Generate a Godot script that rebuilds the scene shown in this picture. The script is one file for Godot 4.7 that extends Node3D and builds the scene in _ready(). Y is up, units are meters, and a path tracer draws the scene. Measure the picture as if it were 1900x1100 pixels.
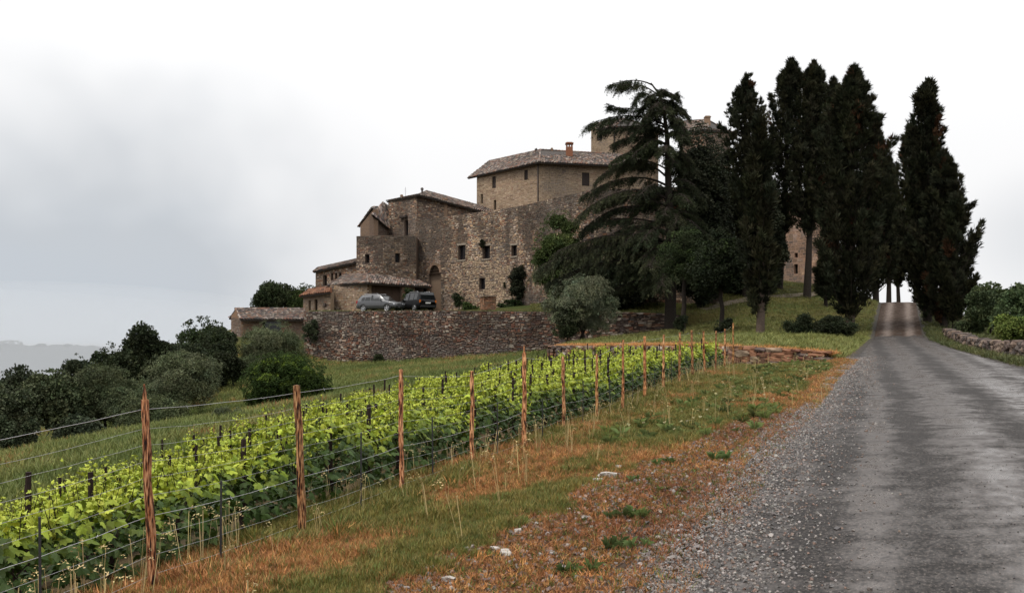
extends Node3D
# A hilltop stone village above a vineyard, seen from a wet gravel road on a rainy day.
# Distances: "d" is metres ahead of the camera (-z), photo pixels give directions only.

const F := 1750.0      # focal length in photo pixels
const EYE := 1.6
const HORIZON := 640.0

var M := {}            # materials
var MESH := {}         # shared small meshes
var used_names := {}

func P(px: float, py: float, d: float) -> Vector3:
	return Vector3((px - 950.0) / F * d, EYE + (HORIZON - py) / F * d, -d)

func rng(s: int) -> RandomNumberGenerator:
	var r := RandomNumberGenerator.new()
	r.seed = s * 7919 + 13
	return r

# ---------------------------------------------------------------- naming
func numbered(called: String) -> String:
	var n: int = used_names.get(called, 0)
	used_names[called] = n + 1
	return called if n == 0 else "%s_%03d" % [called, n]

func tag(o: Node, label: String, category: String, group := "") -> void:
	o.set_meta("label", label)
	o.set_meta("category", category)
	if group != "":
		o.set_meta("group", group)

func thing(called: String, label: String, category: String, at: Vector3, group := "", turn := 0.0) -> Node3D:
	var o := Node3D.new()
	o.name = numbered(called)
	add_child(o, true)
	o.position = at
	o.rotation.y = turn
	tag(o, label, category, group)
	return o

func part(called: String, mesh: Mesh, mat: Material, parent: Node, xf := Transform3D.IDENTITY) -> MeshInstance3D:
	var o := MeshInstance3D.new()
	o.name = called if parent != self else numbered(called)
	o.mesh = mesh
	if mat:
		o.material_override = mat
	parent.add_child(o, true)
	o.transform = xf
	return o

func setting(called: String, mesh: Mesh, mat: Material) -> MeshInstance3D:
	var o := part(called, mesh, mat, self)
	o.set_meta("kind", "structure")
	return o

# ---------------------------------------------------------------- mesh buffer
class Buf:
	var v := PackedVector3Array()
	var c := PackedColorArray()
	var n := PackedVector3Array()
	var uv := PackedVector2Array()
	var i := PackedInt32Array()
	var col := Color.WHITE
	func tri(a: Vector3, b: Vector3, d: Vector3) -> void:
		var k := v.size()
		v.append(a); v.append(b); v.append(d)
		c.append(col); c.append(col); c.append(col)
		i.append(k); i.append(k + 1); i.append(k + 2)
	func quad(a: Vector3, b: Vector3, d: Vector3, e: Vector3) -> void:
		var k := v.size()
		v.append(a); v.append(b); v.append(d); v.append(e)
		c.append(col); c.append(col); c.append(col); c.append(col)
		i.append(k); i.append(k + 1); i.append(k + 2)
		i.append(k); i.append(k + 2); i.append(k + 3)
	func box(lo: Vector3, hi: Vector3, xf := Transform3D.IDENTITY) -> void:
		var p: Array[Vector3] = []
		for m in 8:
			p.append(xf * Vector3(hi.x if m & 1 else lo.x, hi.y if m & 2 else lo.y, hi.z if m & 4 else lo.z))
		quad(p[0], p[1], p[3], p[2]); quad(p[4], p[6], p[7], p[5])
		quad(p[0], p[4], p[5], p[1]); quad(p[2], p[3], p[7], p[6])
		quad(p[0], p[2], p[6], p[4]); quad(p[1], p[5], p[7], p[3])
	func tube(pts: Array, radii: Array, sides: int, cap := true) -> void:
		var base := v.size()
		var m := pts.size()
		for k in m:
			var t: Vector3 = (pts[mini(k + 1, m - 1)] - pts[maxi(k - 1, 0)]).normalized()
			var s := t.cross(Vector3(0.31, 0.2, 0.93)).normalized()
			var w := t.cross(s).normalized()
			for q in sides:
				var a := TAU * q / sides
				var r: float = radii[k]
				v.append(pts[k] + (s * cos(a) + w * sin(a)) * r)
				c.append(col)
		for k in m - 1:
			for q in sides:
				var a0 := base + k * sides + q
				var a1 := base + k * sides + (q + 1) % sides
				i.append(a0); i.append(a1); i.append(a1 + sides)
				i.append(a0); i.append(a1 + sides); i.append(a0 + sides)
		if cap:
			for e in [0, m - 1]:
				var k0: int = v.size()
				v.append(pts[e]); c.append(col)
				for q in sides:
					i.append(k0); i.append(base + e * sides + q); i.append(base + e * sides + (q + 1) % sides)
	func mesh() -> ArrayMesh:
		var a := []
		a.resize(Mesh.ARRAY_MAX)
		a[Mesh.ARRAY_VERTEX] = v
		a[Mesh.ARRAY_COLOR] = c
		if n.size() == v.size():
			a[Mesh.ARRAY_NORMAL] = n
		if uv.size() == v.size():
			a[Mesh.ARRAY_TEX_UV] = uv
		a[Mesh.ARRAY_INDEX] = i
		var m := ArrayMesh.new()
		m.add_surface_from_arrays(Mesh.PRIMITIVE_TRIANGLES, a)
		return m
	func smooth_normals() -> void:
		n.resize(v.size())
		n.fill(Vector3.ZERO)
		for k in range(0, i.size(), 3):
			var f := (v[i[k + 2]] - v[i[k]]).cross(v[i[k + 1]] - v[i[k]])
			n[i[k]] += f; n[i[k + 1]] += f; n[i[k + 2]] += f
		for k in n.size():
			n[k] = n[k].normalized()

class Scatter:
	var b := PackedFloat32Array()
	var count := 0
	func put(x: Basis, o: Vector3, c: Color) -> void:
		b.append_array(PackedFloat32Array([x.x.x, x.y.x, x.z.x, o.x, x.x.y, x.y.y, x.z.y, o.y, x.x.z, x.y.z, x.z.z, o.z, c.r, c.g, c.b, 1.0]))
		count += 1
	func make(called: String, mesh: Mesh, mat: Material, parent: Node, origin := Vector3.ZERO) -> MultiMeshInstance3D:
		var mm := MultiMesh.new()
		mm.transform_format = MultiMesh.TRANSFORM_3D
		mm.use_colors = true
		mm.mesh = mesh
		mm.instance_count = count
		if origin != Vector3.ZERO:
			for k in count:
				b[k * 16 + 3] -= origin.x; b[k * 16 + 7] -= origin.y; b[k * 16 + 11] -= origin.z
		mm.buffer = b
		var o := MultiMeshInstance3D.new()
		o.name = called
		o.multimesh = mm
		o.material_override = mat
		parent.add_child(o, true)
		return o

func basis_toward(dir: Vector3, spin: float, s: float, wide := 1.0) -> Basis:
	# y axis along dir
	var y := dir.normalized()
	var x := y.cross(Vector3(0.37, 0.11, 0.92)).normalized()
	var z := x.cross(y)
	var cx := x * cos(spin) + z * sin(spin)
	var cz := -x * sin(spin) + z * cos(spin)
	return Basis(cx * s * wide, y * s, cz * s * wide)

func rand_dir(r: RandomNumberGenerator) -> Vector3:
	var z := r.randf_range(-1, 1)
	var a := r.randf() * TAU
	var q := sqrt(1 - z * z)
	return Vector3(q * cos(a), z, q * sin(a))

func lin(r: float, g: float, b: float) -> Color:
	return Color(r, g, b).linear_to_srgb()

func vary(c: Color, r: RandomNumberGenerator, amount: float) -> Color:
	var k := 1.0 + r.randf_range(-amount, amount)
	return Color(c.r * k * (1 + r.randf_range(-0.25, 0.25) * amount), c.g * k, c.b * k * (1 + r.randf_range(-0.25, 0.25) * amount))

# ---------------------------------------------------------------- materials
func noise(seed_: int, freq: float, octaves := 4, kind := FastNoiseLite.TYPE_SIMPLEX_SMOOTH) -> FastNoiseLite:
	var n := FastNoiseLite.new()
	n.seed = seed_
	n.frequency = freq
	n.noise_type = kind
	n.fractal_octaves = octaves
	return n

func noise_tex(seed_: int, size: int, freq: float, lo: Color, hi: Color, octaves := 5, mid := Color(-1, 0, 0), harsh := false) -> ImageTexture:
	var im := noise(seed_, freq, octaves).get_seamless_image(size, size, false, false, 0.12)
	im.convert(Image.FORMAT_RGB8)
	var g := Gradient.new()
	g.set_color(0, lo); g.set_color(1, hi)
	if mid.r >= 0:
		g.add_point(0.5, mid)
	if harsh:
		g.add_point(0.36, lo)
		g.add_point(0.72, hi)
	var table: Array[Color] = []
	for k in 256:
		table.append(g.sample(k / 255.0))
	var data := im.get_data()
	var out := PackedByteArray()
	out.resize(data.size())
	for k in range(0, data.size(), 3):
		var c: Color = table[data[k]]
		out[k] = int(c.r * 255); out[k + 1] = int(c.g * 255); out[k + 2] = int(c.b * 255)
	return ImageTexture.create_from_image(Image.create_from_data(size, size, false, Image.FORMAT_RGB8, out))

func gray(v: float) -> Color:
	return Color(v, v, v)

func mat(called: String, albedo: Color, rough := 0.85, vertex := false, spec := 0.5) -> StandardMaterial3D:
	var m := StandardMaterial3D.new()
	m.resource_name = called
	m.albedo_color = albedo
	m.roughness = rough
	m.metallic_specular = spec
	m.vertex_color_use_as_albedo = vertex
	M[called] = m
	return m

func grainy(m: StandardMaterial3D, tex: Texture2D, scale: float, bump: Texture2D = null, depth := 0.0) -> void:
	m.albedo_texture = tex
	m.uv1_triplanar = true
	m.uv1_world_triplanar = true
	m.uv1_scale = Vector3.ONE * scale
	if bump:
		m.heightmap_enabled = true
		m.heightmap_texture = bump
		m.heightmap_scale = depth

func make_materials() -> void:
	var fine := noise_tex(3, 256, 0.03, gray(0.8), gray(1.0))
	var rough_stone := noise_tex(4, 256, 0.02, gray(0.68), gray(1.0), 6)
	var height := noise_tex(5, 256, 0.04, gray(0), gray(1), 5)
	grainy(mat("stone", Color.WHITE, 0.9, true, 0.3), rough_stone, 0.9, height, 2.0)
	grainy(mat("mortar", Color.WHITE, 0.95, true, 0.2), fine, 0.8, height, 1.5)
	grainy(mat("tile", Color.WHITE, 0.75, true, 0.4), rough_stone, 0.5)
	grainy(mat("soil", Color.WHITE, 0.95, true, 0.2), noise_tex(8, 512, 0.03, gray(0.6), gray(1.0), 6), 0.35, height, 3.0)
	var bark := noise_tex(6, 256, 0.05, gray(0.5), gray(1.0), 4)
	for a in [["bark_dark", Color(0.055, 0.045, 0.038)], ["bark_pale", Color(0.16, 0.12, 0.095)]]:
		var m := mat(a[0], lin(a[1].r, a[1].g, a[1].b), 0.95, false, 0.2)
		grainy(m, bark, 1.6, bark, 3.0)
		m.uv1_scale = Vector3(3, 0.6, 3)
	# chestnut fence stakes: orange wood with dark bark strips running along them
	var stake := noise_tex(11, 256, 0.024, Color(0.10, 0.05, 0.04), Color(0.92, 0.72, 0.52), 5, Color(0.61, 0.37, 0.22), true)
	var sm := mat("stake", Color.WHITE, 0.8, true, 0.35)
	grainy(sm, stake, 1.0, height, 1.0)
	sm.uv1_scale = Vector3(7, 0.8, 7)
	sm.uv1_world_triplanar = true
	var vp := mat("vine_post", lin(0.045, 0.030, 0.026), 0.9, false, 0.25)
	grainy(vp, bark, 1.0)
	vp.uv1_scale = Vector3(8, 0.8, 8)
	mat("iron", lin(0.018, 0.018, 0.02), 0.5)
	var w := mat("wire", lin(0.42, 0.42, 0.43), 0.35)
	w.metallic = 0.85
	# foliage (instance colours)
	for a in [["needles", 0.85, 0.10, 0.15], ["leaves", 0.65, 0.25, 0.22], ["vine_leaf", 0.5, 0.55, 0.3], ["grass", 0.6, 0.4, 0.35]]:
		var m := mat(a[0], Color.WHITE, a[1], true, a[3])
		m.backlight_enabled = a[2] > 0
		m.backlight = Color(a[2], a[2], a[2] * 0.75)
	mat("pebble", Color.WHITE, 0.45, true, 0.5)
	grainy(mat("rock", Color.WHITE, 0.7, true, 0.4), rough_stone, 2.0, height, 1.5)
	grainy(mat("path", lin(0.20, 0.16, 0.12), 0.9, false, 0.3), rough_stone, 0.6)
	mat("dark_glass", lin(0.012, 0.012, 0.014), 0.12)
	grainy(mat("wood_door", lin(0.10, 0.055, 0.035), 0.75), bark, 1.0)
	M["wood_door"].uv1_scale = Vector3(5, 0.5, 5)
	grainy(mat("wood_dark", lin(0.045, 0.027, 0.02), 0.8), bark, 1.0)
	mat("pipe", lin(0.05, 0.035, 0.028), 0.5)
	grainy(mat("brick", lin(0.30, 0.13, 0.075), 0.9, false, 0.3), rough_stone, 2.0)
	grainy(mat("hill", lin(0.045, 0.05, 0.05), 1.0, false, 0.0), fine, 0.02)
	# cars
	var gp := mat("paint_grey", lin(0.085, 0.087, 0.092), 0.35)
	gp.metallic = 0.55; gp.clearcoat_enabled = true; gp.clearcoat = 0.6; gp.clearcoat_roughness = 0.06
	var bp := mat("paint_black", lin(0.006, 0.006, 0.007), 0.35)
	bp.metallic_specular = 0.3
	mat("rubber", lin(0.012, 0.012, 0.012), 0.85)
	mat("plastic", lin(0.014, 0.014, 0.015), 0.6)
	var al := mat("alloy", lin(0.45, 0.45, 0.46), 0.3)
	al.metallic = 0.9
	mat("car_glass", lin(0.008, 0.009, 0.010), 0.06, false, 0.5)
	var lg := mat("lamp_glass", lin(0.55, 0.56, 0.58), 0.1)
	lg.metallic = 0.4
	mat("lamp_red", lin(0.25, 0.01, 0.008), 0.2)
	mat("lamp_amber", lin(0.55, 0.14, 0.02), 0.2)
	mat("plate", lin(0.62, 0.62, 0.60), 0.5)
# ---------------------------------------------------------------- terrain
class Surface:
	# thin-plate spline through scattered (x, d, y) points
	var p: Array[Vector3] = []
	var w := PackedFloat64Array()
	func k(r2: float) -> float:
		return 0.0 if r2 < 1e-9 else 0.5 * r2 * log(r2)
	func solve(smooth: float) -> void:
		var m := p.size()
		var N := m + 3
		var A: Array[PackedFloat64Array] = []
		for r in N:
			var row := PackedFloat64Array()
			row.resize(N + 1)
			if r < m:
				for c in m:
					var dx := (p[r].x - p[c].x) / 20.0
					var dz := (p[r].y - p[c].y) / 20.0
					row[c] = k(dx * dx + dz * dz)
				row[r] += smooth
				row[m] = 1.0; row[m + 1] = p[r].x / 20.0; row[m + 2] = p[r].y / 20.0
				row[N] = p[r].z
			else:
				for c in m:
					row[c] = [1.0, p[c].x / 20.0, p[c].y / 20.0][r - m]
			A.append(row)
		for c in N:
			var best := c
			for r in range(c + 1, N):
				if absf(A[r][c]) > absf(A[best][c]):
					best = r
			var t := A[c]
			A[c] = A[best]
			A[best] = t
			for r in N:
				if r != c and A[r][c] != 0.0:
					var f := A[r][c] / A[c][c]
					var ra := A[r]
					var rc := A[c]
					for q in range(c, N + 1):
						ra[q] -= f * rc[q]
					A[r] = ra
		w.resize(N)
		for c in N:
			w[c] = A[c][N] / A[c][c]
	func at(x: float, d: float) -> float:
		var m := p.size()
		var s := w[m] + w[m + 1] * x / 20.0 + w[m + 2] * d / 20.0
		for c in m:
			var dx := (x - p[c].x) / 20.0
			var dz := (d - p[c].y) / 20.0
			var r2 := dx * dx + dz * dz
			if r2 > 1e-9:
				s += w[c] * 0.5 * r2 * log(r2)
		return s

var low_ground := Surface.new()
var mid_ground := Surface.new()
var high_ground := Surface.new()
# walls on the plan, (x, d)
const LOW_WALL: Array[Vector2] = [Vector2(11.9, 35.6), Vector2(8.8, 38.3), Vector2(2.5, 57.5), Vector2(2.9, 60.5)]
const BIG_WALL: Array[Vector2] = [Vector2(-20.3, 92.0), Vector2(-7.5, 85.8), Vector2(4.3, 80.6), Vector2(13.0, 75.0)]
var mid_area := PackedVector2Array()
var high_area := PackedVector2Array()
var bump := FastNoiseLite.new()

# road: d, left x, right x, height
const ROAD := [[-14.0, -7.4, 3.0, -0.45], [-6.0, -4.2, 4.2, -0.40], [0.0, -1.7, 6.2, -0.20], [6.1, 0.8, 7.9, 0.0], [12.5, 3.3, 10.2, 0.25], [18.2, 5.6, 12.3, 0.45], [25.5, 8.5, 14.8, 0.73], [30.4, 10.6, 16.4, 0.91], [37.6, 13.7, 18.7, 1.18], [42.6, 15.8, 20.3, 1.36], [49.2, 18.5, 22.5, 1.60], [58.0, 22.2, 25.6, 1.94], [62.0, 23.8, 27.1, 2.2], [78.0, 30.3, 33.7, 4.05], [90.0, 35.2, 38.7, 5.5], [96.0, 37.6, 41.1, 5.95], [104.0, 40.9, 44.4, 5.9], [116.0, 50.0, 53.5, 5.0], [140.0, 68.0, 71.5, 2.2]]

func road_at(d: float) -> Vector3:   # left, right, height
	if d <= ROAD[0][0]:
		return Vector3(ROAD[0][1], ROAD[0][2], ROAD[0][3])
	for k in ROAD.size() - 1:
		if d <= ROAD[k + 1][0]:
			var t: float = (d - ROAD[k][0]) / (ROAD[k + 1][0] - ROAD[k][0])
			return Vector3(lerpf(ROAD[k][1], ROAD[k + 1][1], t), lerpf(ROAD[k][2], ROAD[k + 1][2], t), lerpf(ROAD[k][3], ROAD[k + 1][3], t))
	var e: Array = ROAD[-1]
	return Vector3(e[1] + (d - e[0]) * 0.42, e[2] + (d - e[0]) * 0.42, e[3] - (d - e[0]) * 0.12)

func ground_points() -> void:
	var both: Array[Vector3] = []
	for r in ROAD:
		if r[0] > -10 and r[0] < 125:
			both.append(Vector3((r[1] + r[2]) * 0.5, r[0], r[3]))
	both.append_array([Vector3(13.5, 33.0, 1.02), Vector3(-3, 0, -0.35), Vector3(8, -8, -0.2), Vector3(14, 10, 0.15), Vector3(17.9, 31, 1.0), Vector3(26.8, 58, 2.1), Vector3(28.6, 64, 2.4), Vector3(22, 30, 0.6), Vector3(40, 50, 0.6), Vector3(33, 66, 2.4), Vector3(45, 80, 2.5), Vector3(60, 60, -4.0), Vector3(60, 100, 0.0), Vector3(32, 20, -1.0)])
	low_ground.p.append_array(both)
	low_ground.p.append_array([Vector3(-2.85, 7.5, -0.33), Vector3(-1.35, 11.3, -0.18), Vector3(0.22, 15.3, -0.04), Vector3(1.68, 19, 0.07), Vector3(4.05, 25, 0.36), Vector3(6.5, 31.2, 0.66), Vector3(8.5, 36.4, 0.72), Vector3(8.9, 37.9, 0.62), Vector3(10.6, 36.3, 0.8), Vector3(11.9, 34.6, 1.0),
		Vector3(-9, 16.5, -2.2), Vector3(-6.5, 22.8, -1.27), Vector3(-4.1, 28.9, -0.72), Vector3(-1.05, 36.7, -0.28), Vector3(-7.5, 9, -1.55), Vector3(-8, 0, -1.2), Vector3(1.5, 44, 0.1),
		Vector3(-13.6, 56, -2.24), Vector3(-18.6, 50, -2.75), Vector3(-20.4, 42, -2.9), Vector3(-18, 25, -3.1), Vector3(-18, 8, -3.4), Vector3(-30, 30, -5), Vector3(-32, 60, -5), Vector3(-45, 45, -9),
		Vector3(-18.2, 91, 0.14), Vector3(-7.5, 86, 0.34), Vector3(2.3, 81, 0.95), Vector3(0, 62, 0.2), Vector3(-4, 72, 0.15), Vector3(-8.6, 60, -0.6), Vector3(-9, 50, -1.1), Vector3(2.2, 57, 0.55), Vector3(5.5, 47, 0.6), Vector3(-3, 50, -0.4),
		Vector3(-28, 99, 2.6), Vector3(-24, 92, 1.3), Vector3(-32, 90, 0.5), Vector3(-30, 110, 4.0), Vector3(-45, 100, -3), Vector3(-28, 75, -2.2), Vector3(-50, 75, -8)])
	mid_ground.p.append_array(both)
	mid_ground.p.append_array([Vector3(12, 36, 1.35), Vector3(8.9, 38.6, 1.52), Vector3(5.5, 48, 1.58), Vector3(2.7, 57.6, 1.55), Vector3(3.1, 61, 1.5), Vector3(3.6, 70, 1.5), Vector3(4.3, 80, 1.55), Vector3(5.7, 68, 1.95), Vector3(12.9, 74, 2.5), Vector3(12, 60, 2.1), Vector3(15.2, 57, 2.2), Vector3(14, 68, 2.9), Vector3(17.5, 50, 1.95), Vector3(21, 60, 2.2), Vector3(23.6, 66, 2.5), Vector3(15, 42, 1.6), Vector3(17, 76, 4.0), Vector3(22, 84, 5.6), Vector3(31, 86, 5.2), Vector3(28.6, 99, 8.2), Vector3(31.5, 95, 7.2), Vector3(26, 75, 3.6)])
	high_ground.p.append_array(both)
	high_ground.p.append_array([Vector3(-20, 93, 4.85), Vector3(-13.6, 95, 4.86), Vector3(-7.5, 88, 4.65), Vector3(4.3, 81, 4.3), Vector3(12.9, 76, 3.95), Vector3(-8, 107, 5.4), Vector3(0.6, 98, 5.7), Vector3(7, 90, 5.7), Vector3(13, 84, 5.2), Vector3(-20, 106, 5.0), Vector3(17, 78, 4.4), Vector3(22, 84, 5.6), Vector3(31, 86, 5.2), Vector3(28.6, 99, 8.2), Vector3(31.5, 95, 7.2), Vector3(20, 96, 8.0), Vector3(5, 115, 9.0), Vector3(20, 125, 10.0), Vector3(-10, 125, 7.0), Vector3(45, 120, 5.5)])
	for s in [low_ground, mid_ground, high_ground]:
		s.solve(0.004)
	# where the step lies: half a metre behind each wall's face
	mid_area = PackedVector2Array([Vector2(12.2, 36.0), Vector2(9.1, 38.6), Vector2(2.95, 57.6), Vector2(3.35, 61.0), Vector2(4.3, 81.1), Vector2(14, 90), Vector2(200, 200), Vector2(200, -50), Vector2(20, -50), Vector2(17, 30)])
	high_area = PackedVector2Array([Vector2(-19.7, 92.5), Vector2(-7.2, 86.5), Vector2(4.6, 81.3), Vector2(13.4, 75.7), Vector2(18.0, 76.5), Vector2(24, 80), Vector2(36, 88), Vector2(200, 150), Vector2(200, 300), Vector2(-22, 300), Vector2(-22, 120)])
	bump.seed = 21
	bump.frequency = 0.25
	bump.fractal_octaves = 4

func height(x: float, d: float) -> float:
	var cx := clampf(x, -62, 85)
	var cd := clampf(d, -14, 150)
	var q := Vector2(cx, cd)
	var y: float
	if Geometry2D.is_point_in_polygon(q, high_area):
		y = high_ground.at(cx, cd)
	elif Geometry2D.is_point_in_polygon(q, mid_area):
		y = mid_ground.at(cx, cd)
	else:
		y = low_ground.at(cx, cd)
	y += bump.get_noise_2d(x, d) * 0.10
	var r := road_at(d)
	if d < 150:
		var out := maxf(r.x - x, x - r.y)
		y = lerpf(r.z - 0.05, y, smoothstep(-0.25, 2.2, out))
	# away from the hill the land drops to the valley
	var away := maxf(maxf(-42 - x, x - 62), maxf(d - 118, -d - 16))
	return lerpf(y, -55.0, smoothstep(0.0, 190.0, away))

var gx := PackedFloat32Array()
var gd := PackedFloat32Array()
var gh := PackedFloat32Array()
const GS := 0.45
const GX0 := -42.0
const GD0 := -10.0
const GNX := 205
const GND := 300
var gofs := Vector2i()

func ground(x: float, d: float) -> float:    # quick look-up on the built sheet
	var fx := (x - GX0) / GS
	var fd := (d - GD0) / GS
	if fx < 0 or fd < 0 or fx >= GNX - 1 or fd >= GND - 1:
		return height(x, d)
	var ix := int(fx)
	var id := int(fd)
	var k := (id + gofs.y) * gx.size() + ix + gofs.x
	var tx := fx - ix
	var td := fd - id
	var w := gx.size()
	return lerpf(lerpf(gh[k], gh[k + 1], tx), lerpf(gh[k + w], gh[k + w + 1], tx), td)

func dry_amount(x: float, d: float) -> float:   # 0 green .. 1 straw, patches of dead grass
	var t := (x - (FENCE0.x + 0.394 * (d - 7.5))) / maxf(road_at(d).x - (FENCE0.x + 0.394 * (d - 7.5)), 0.5)
	var strips := 0.0
	if d < 40 and t > -0.5 and t < 1.2:     # worn strip by the fence, mown green strip, parched edge by the road
		strips = 0.30 * exp(-pow((t - 0.24) / 0.16, 2)) - 0.42 * exp(-pow((t - 0.50) / 0.12, 2)) + 0.3 * smoothstep(0.8, 1.0, t)
	return clampf(0.47 + strips + patch.get_noise_2d(x * 1.0, d * 0.8) * 1.4 + patch2.get_noise_2d(x, d) * 0.5, 0, 1)

var patch := FastNoiseLite.new()
var patch2 := FastNoiseLite.new()

func bank_amount(x: float, d: float) -> float:   # bare reddish bank between grass and road
	var left := road_at(d).x
	var start := lerpf(-1.05, 0.1, clampf((d - 6.8) / 11.5, 0, 1)) + patch2.get_noise_2d(x * 2, d * 2) * 0.5
	if d > 20:
		return 0.0
	var edge := left - (1.05 - start) * 0.85
	return smoothstep(edge - 0.25, edge + 0.25, x) * (1.0 if x < left + 0.6 else 0.0) * (1.0 - smoothstep(15, 20, d))

func build_terrain() -> void:
	var grow := [0.8, 1.2, 2, 3, 5, 8, 12, 18, 26, 40, 70, 140, 260, 500, 900, 1500]
	for k in grow.size():
		var s := 0.0
		for q in grow.size() - k:
			s += grow[q]
		gx.append(GX0 - s)
	for k in GNX:
		gx.append(GX0 + k * GS)
	var x := gx[-1]
	for g in grow:
		x += g
		gx.append(x)
	var backs := [3.0, 5.0, 8.0, 20.0, 60.0, 150.0]
	for k in backs.size():
		var s := 0.0
		for q in backs.size() - k:
			s += backs[q]
		gd.append(GD0 - s)
	for k in GND:
		gd.append(GD0 + k * GS)
	var dd := gd[-1]
	for g in grow:
		dd += g
		gd.append(dd)
	gofs = Vector2i(grow.size(), backs.size())
	var b := Buf.new()
	var w := gx.size()
	gh.resize(w * gd.size())
	var grass_c := Color(0.060, 0.075, 0.022)
	var straw_c := Color(0.24, 0.125, 0.052)
	var bank_c := Color(0.085, 0.040, 0.022)
	var soil_c := Color(0.085, 0.055, 0.036)
	var gravel_c := Color(0.085, 0.075, 0.068)
	for r in gd.size():
		for c in w:
			var px := gx[c]
			var pd := gd[r]
			var y := height(px, pd)
			gh[r * w + c] = y
			b.v.append(Vector3(px, y, -pd))
			var col := grass_c.lerp(straw_c, dry_amount(px, pd) * (0.85 if px > -3.5 + 0.394 * (pd - 7.5) and pd < 60 else 0.25))
			if pd > -12 and pd < 130 and absf(px) < 70:
				var rd := road_at(pd)
				col = col.lerp(bank_c, bank_amount(px, pd))
				# vineyard: tilled earth between the rows
				var off := -(px + 2.85) * 0.93 + (pd - 7.5) * 0.366
				if off > 0.3 and off < 10 and pd < 58:
					col = col.lerp(soil_c, 0.7)
				if px > rd.x - 0.35 and px < rd.y + 0.5:
					col = gravel_c
			b.c.append(col)
	for r in gd.size() - 1:
		for c in w - 1:
			var k := r * w + c
			b.i.append_array(PackedInt32Array([k, k + w + 1, k + 1, k, k + w, k + w + 1]))
	b.smooth_normals()
	setting("ground", b.mesh(), M.soil)

func road_textures() -> void:
	# wet tarmac with loose chippings: u across (8 m), v along (24 m)
	var W := 1024
	var H := 2048
	var big := noise(31, 0.006, 4).get_seamless_image(W, H)
	var mid := noise(32, 0.03, 4).get_seamless_image(W, H)
	var fine := noise(33, 0.16, 3).get_seamless_image(W, H)
	var grit := noise(34, 0.45, 2, FastNoiseLite.TYPE_SIMPLEX).get_seamless_image(W, H)
	var rip := noise(35, 0.022, 4).get_seamless_image(256, H)     # stretched across the road: corrugations
	rip.resize(W, H, Image.INTERPOLATE_CUBIC)
	var a := big.get_data()
	var w := rip.get_data()
	var m := mid.get_data()
	var f := fine.get_data()
	var g := grit.get_data()
	var al := PackedByteArray()
	var ro := PackedByteArray()
	var he := PackedByteArray()
	al.resize(W * H * 3); ro.resize(W * H); he.resize(W * H)
	# across the road: gravel edge, wheel track, loose middle, wheel track, edge
	var worn := PackedFloat32Array()
	worn.resize(W)
	for x in W:
		var u := float(x) / W
		var t := 0.0
		for tr in [[0.255, 0.028, 0.95], [0.42, 0.05, 0.85], [0.63, 0.055, 0.9], [0.78, 0.04, 0.6]]:
			t = maxf(t, tr[2] * exp(-pow((u - tr[0]) / tr[1], 2)))
		for tr in [[0.205, 0.03], [0.325, 0.035], [0.52, 0.04]]:
			t -= 0.45 * exp(-pow((u - tr[0]) / tr[1], 2))
		worn[x] = t
	for y in H:
		# tracks wander a little
		var shift := int(sin(y * TAU / H) * 9 + sin(y * TAU * 3 / H + 1.0) * 5)
		for x in W:
			var k := y * W + x
			var smooth_ := clampf(worn[posmod(x + shift, W)] * 0.66 + (a[k] - 128) / 128.0 * 0.35 + (m[k] - 128) / 128.0 * 0.35 - maxf((w[k] - 128) / 128.0, 0.0) * 0.75 + 0.36, 0, 1)
			var chip := (f[k] - 128) / 128.0
			var grain := (g[k] - 128) / 128.0
			var v := 0.016 + 0.054 * smooth_ + chip * 0.030 * (1.25 - smooth_) + grain * 0.030
			if grain + chip * 0.6 > 0.72:
				v += 0.05
			if chip < -0.45:
				v *= 0.55
			v = clampf(v, 0.008, 0.3)
			var sr := pow(v, 1 / 2.2)
			al[k * 3] = int(clampf(sr * 1.05, 0, 1) * 255)
			al[k * 3 + 1] = int(clampf(sr * 0.975, 0, 1) * 255)
			al[k * 3 + 2] = int(clampf(sr * 0.93, 0, 1) * 255)
			ro[k] = int(clampf(0.85 - 0.58 * smooth_ + 0.10 * grain, 0.2, 0.95) * 255)
			he[k] = int(clampf(0.5 + (chip * 0.36 + grain * 0.3) * (1.15 - smooth_ * 0.85) + (m[k] - 128) / 128.0 * 0.12 - (w[k] - 128) / 128.0 * 0.25, 0, 1) * 255)
	var rm := mat("road", Color.WHITE, 1.0, false, 0.34)
	rm.albedo_texture = ImageTexture.create_from_image(Image.create_from_data(W, H, false, Image.FORMAT_RGB8, al))
	rm.roughness_texture = ImageTexture.create_from_image(Image.create_from_data(W, H, false, Image.FORMAT_L8, ro))
	rm.heightmap_enabled = true
	rm.heightmap_texture = ImageTexture.create_from_image(Image.create_from_data(W, H, false, Image.FORMAT_L8, he))
	rm.heightmap_scale = 0.5

func road_y(x: float, d: float) -> float:
	var r := road_at(d)
	var u := clampf((x - r.x) / (r.y - r.x), 0, 1)
	var edge := minf(u, 1 - u)
	return r.z + 0.06 * smoothstep(0.0, 0.3, edge) - 0.03 * (exp(-pow((u - 0.30) / 0.09, 2)) + exp(-pow((u - 0.62) / 0.1, 2))) + bump.get_noise_2d(x * 1.5 + 50, d * 1.5) * 0.02 - 0.03 + (-0.12 if u <= 0.0 or u >= 1.0 else 0.0)

func build_road() -> void:
	road_textures()
	road_strip("road", -12.0, 60.3, 0.3, M.road)
	road_strip("drive", 59.7, 128.0, 0.4, M.soil)     # past the bend an unmade drive climbs to the crest

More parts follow.
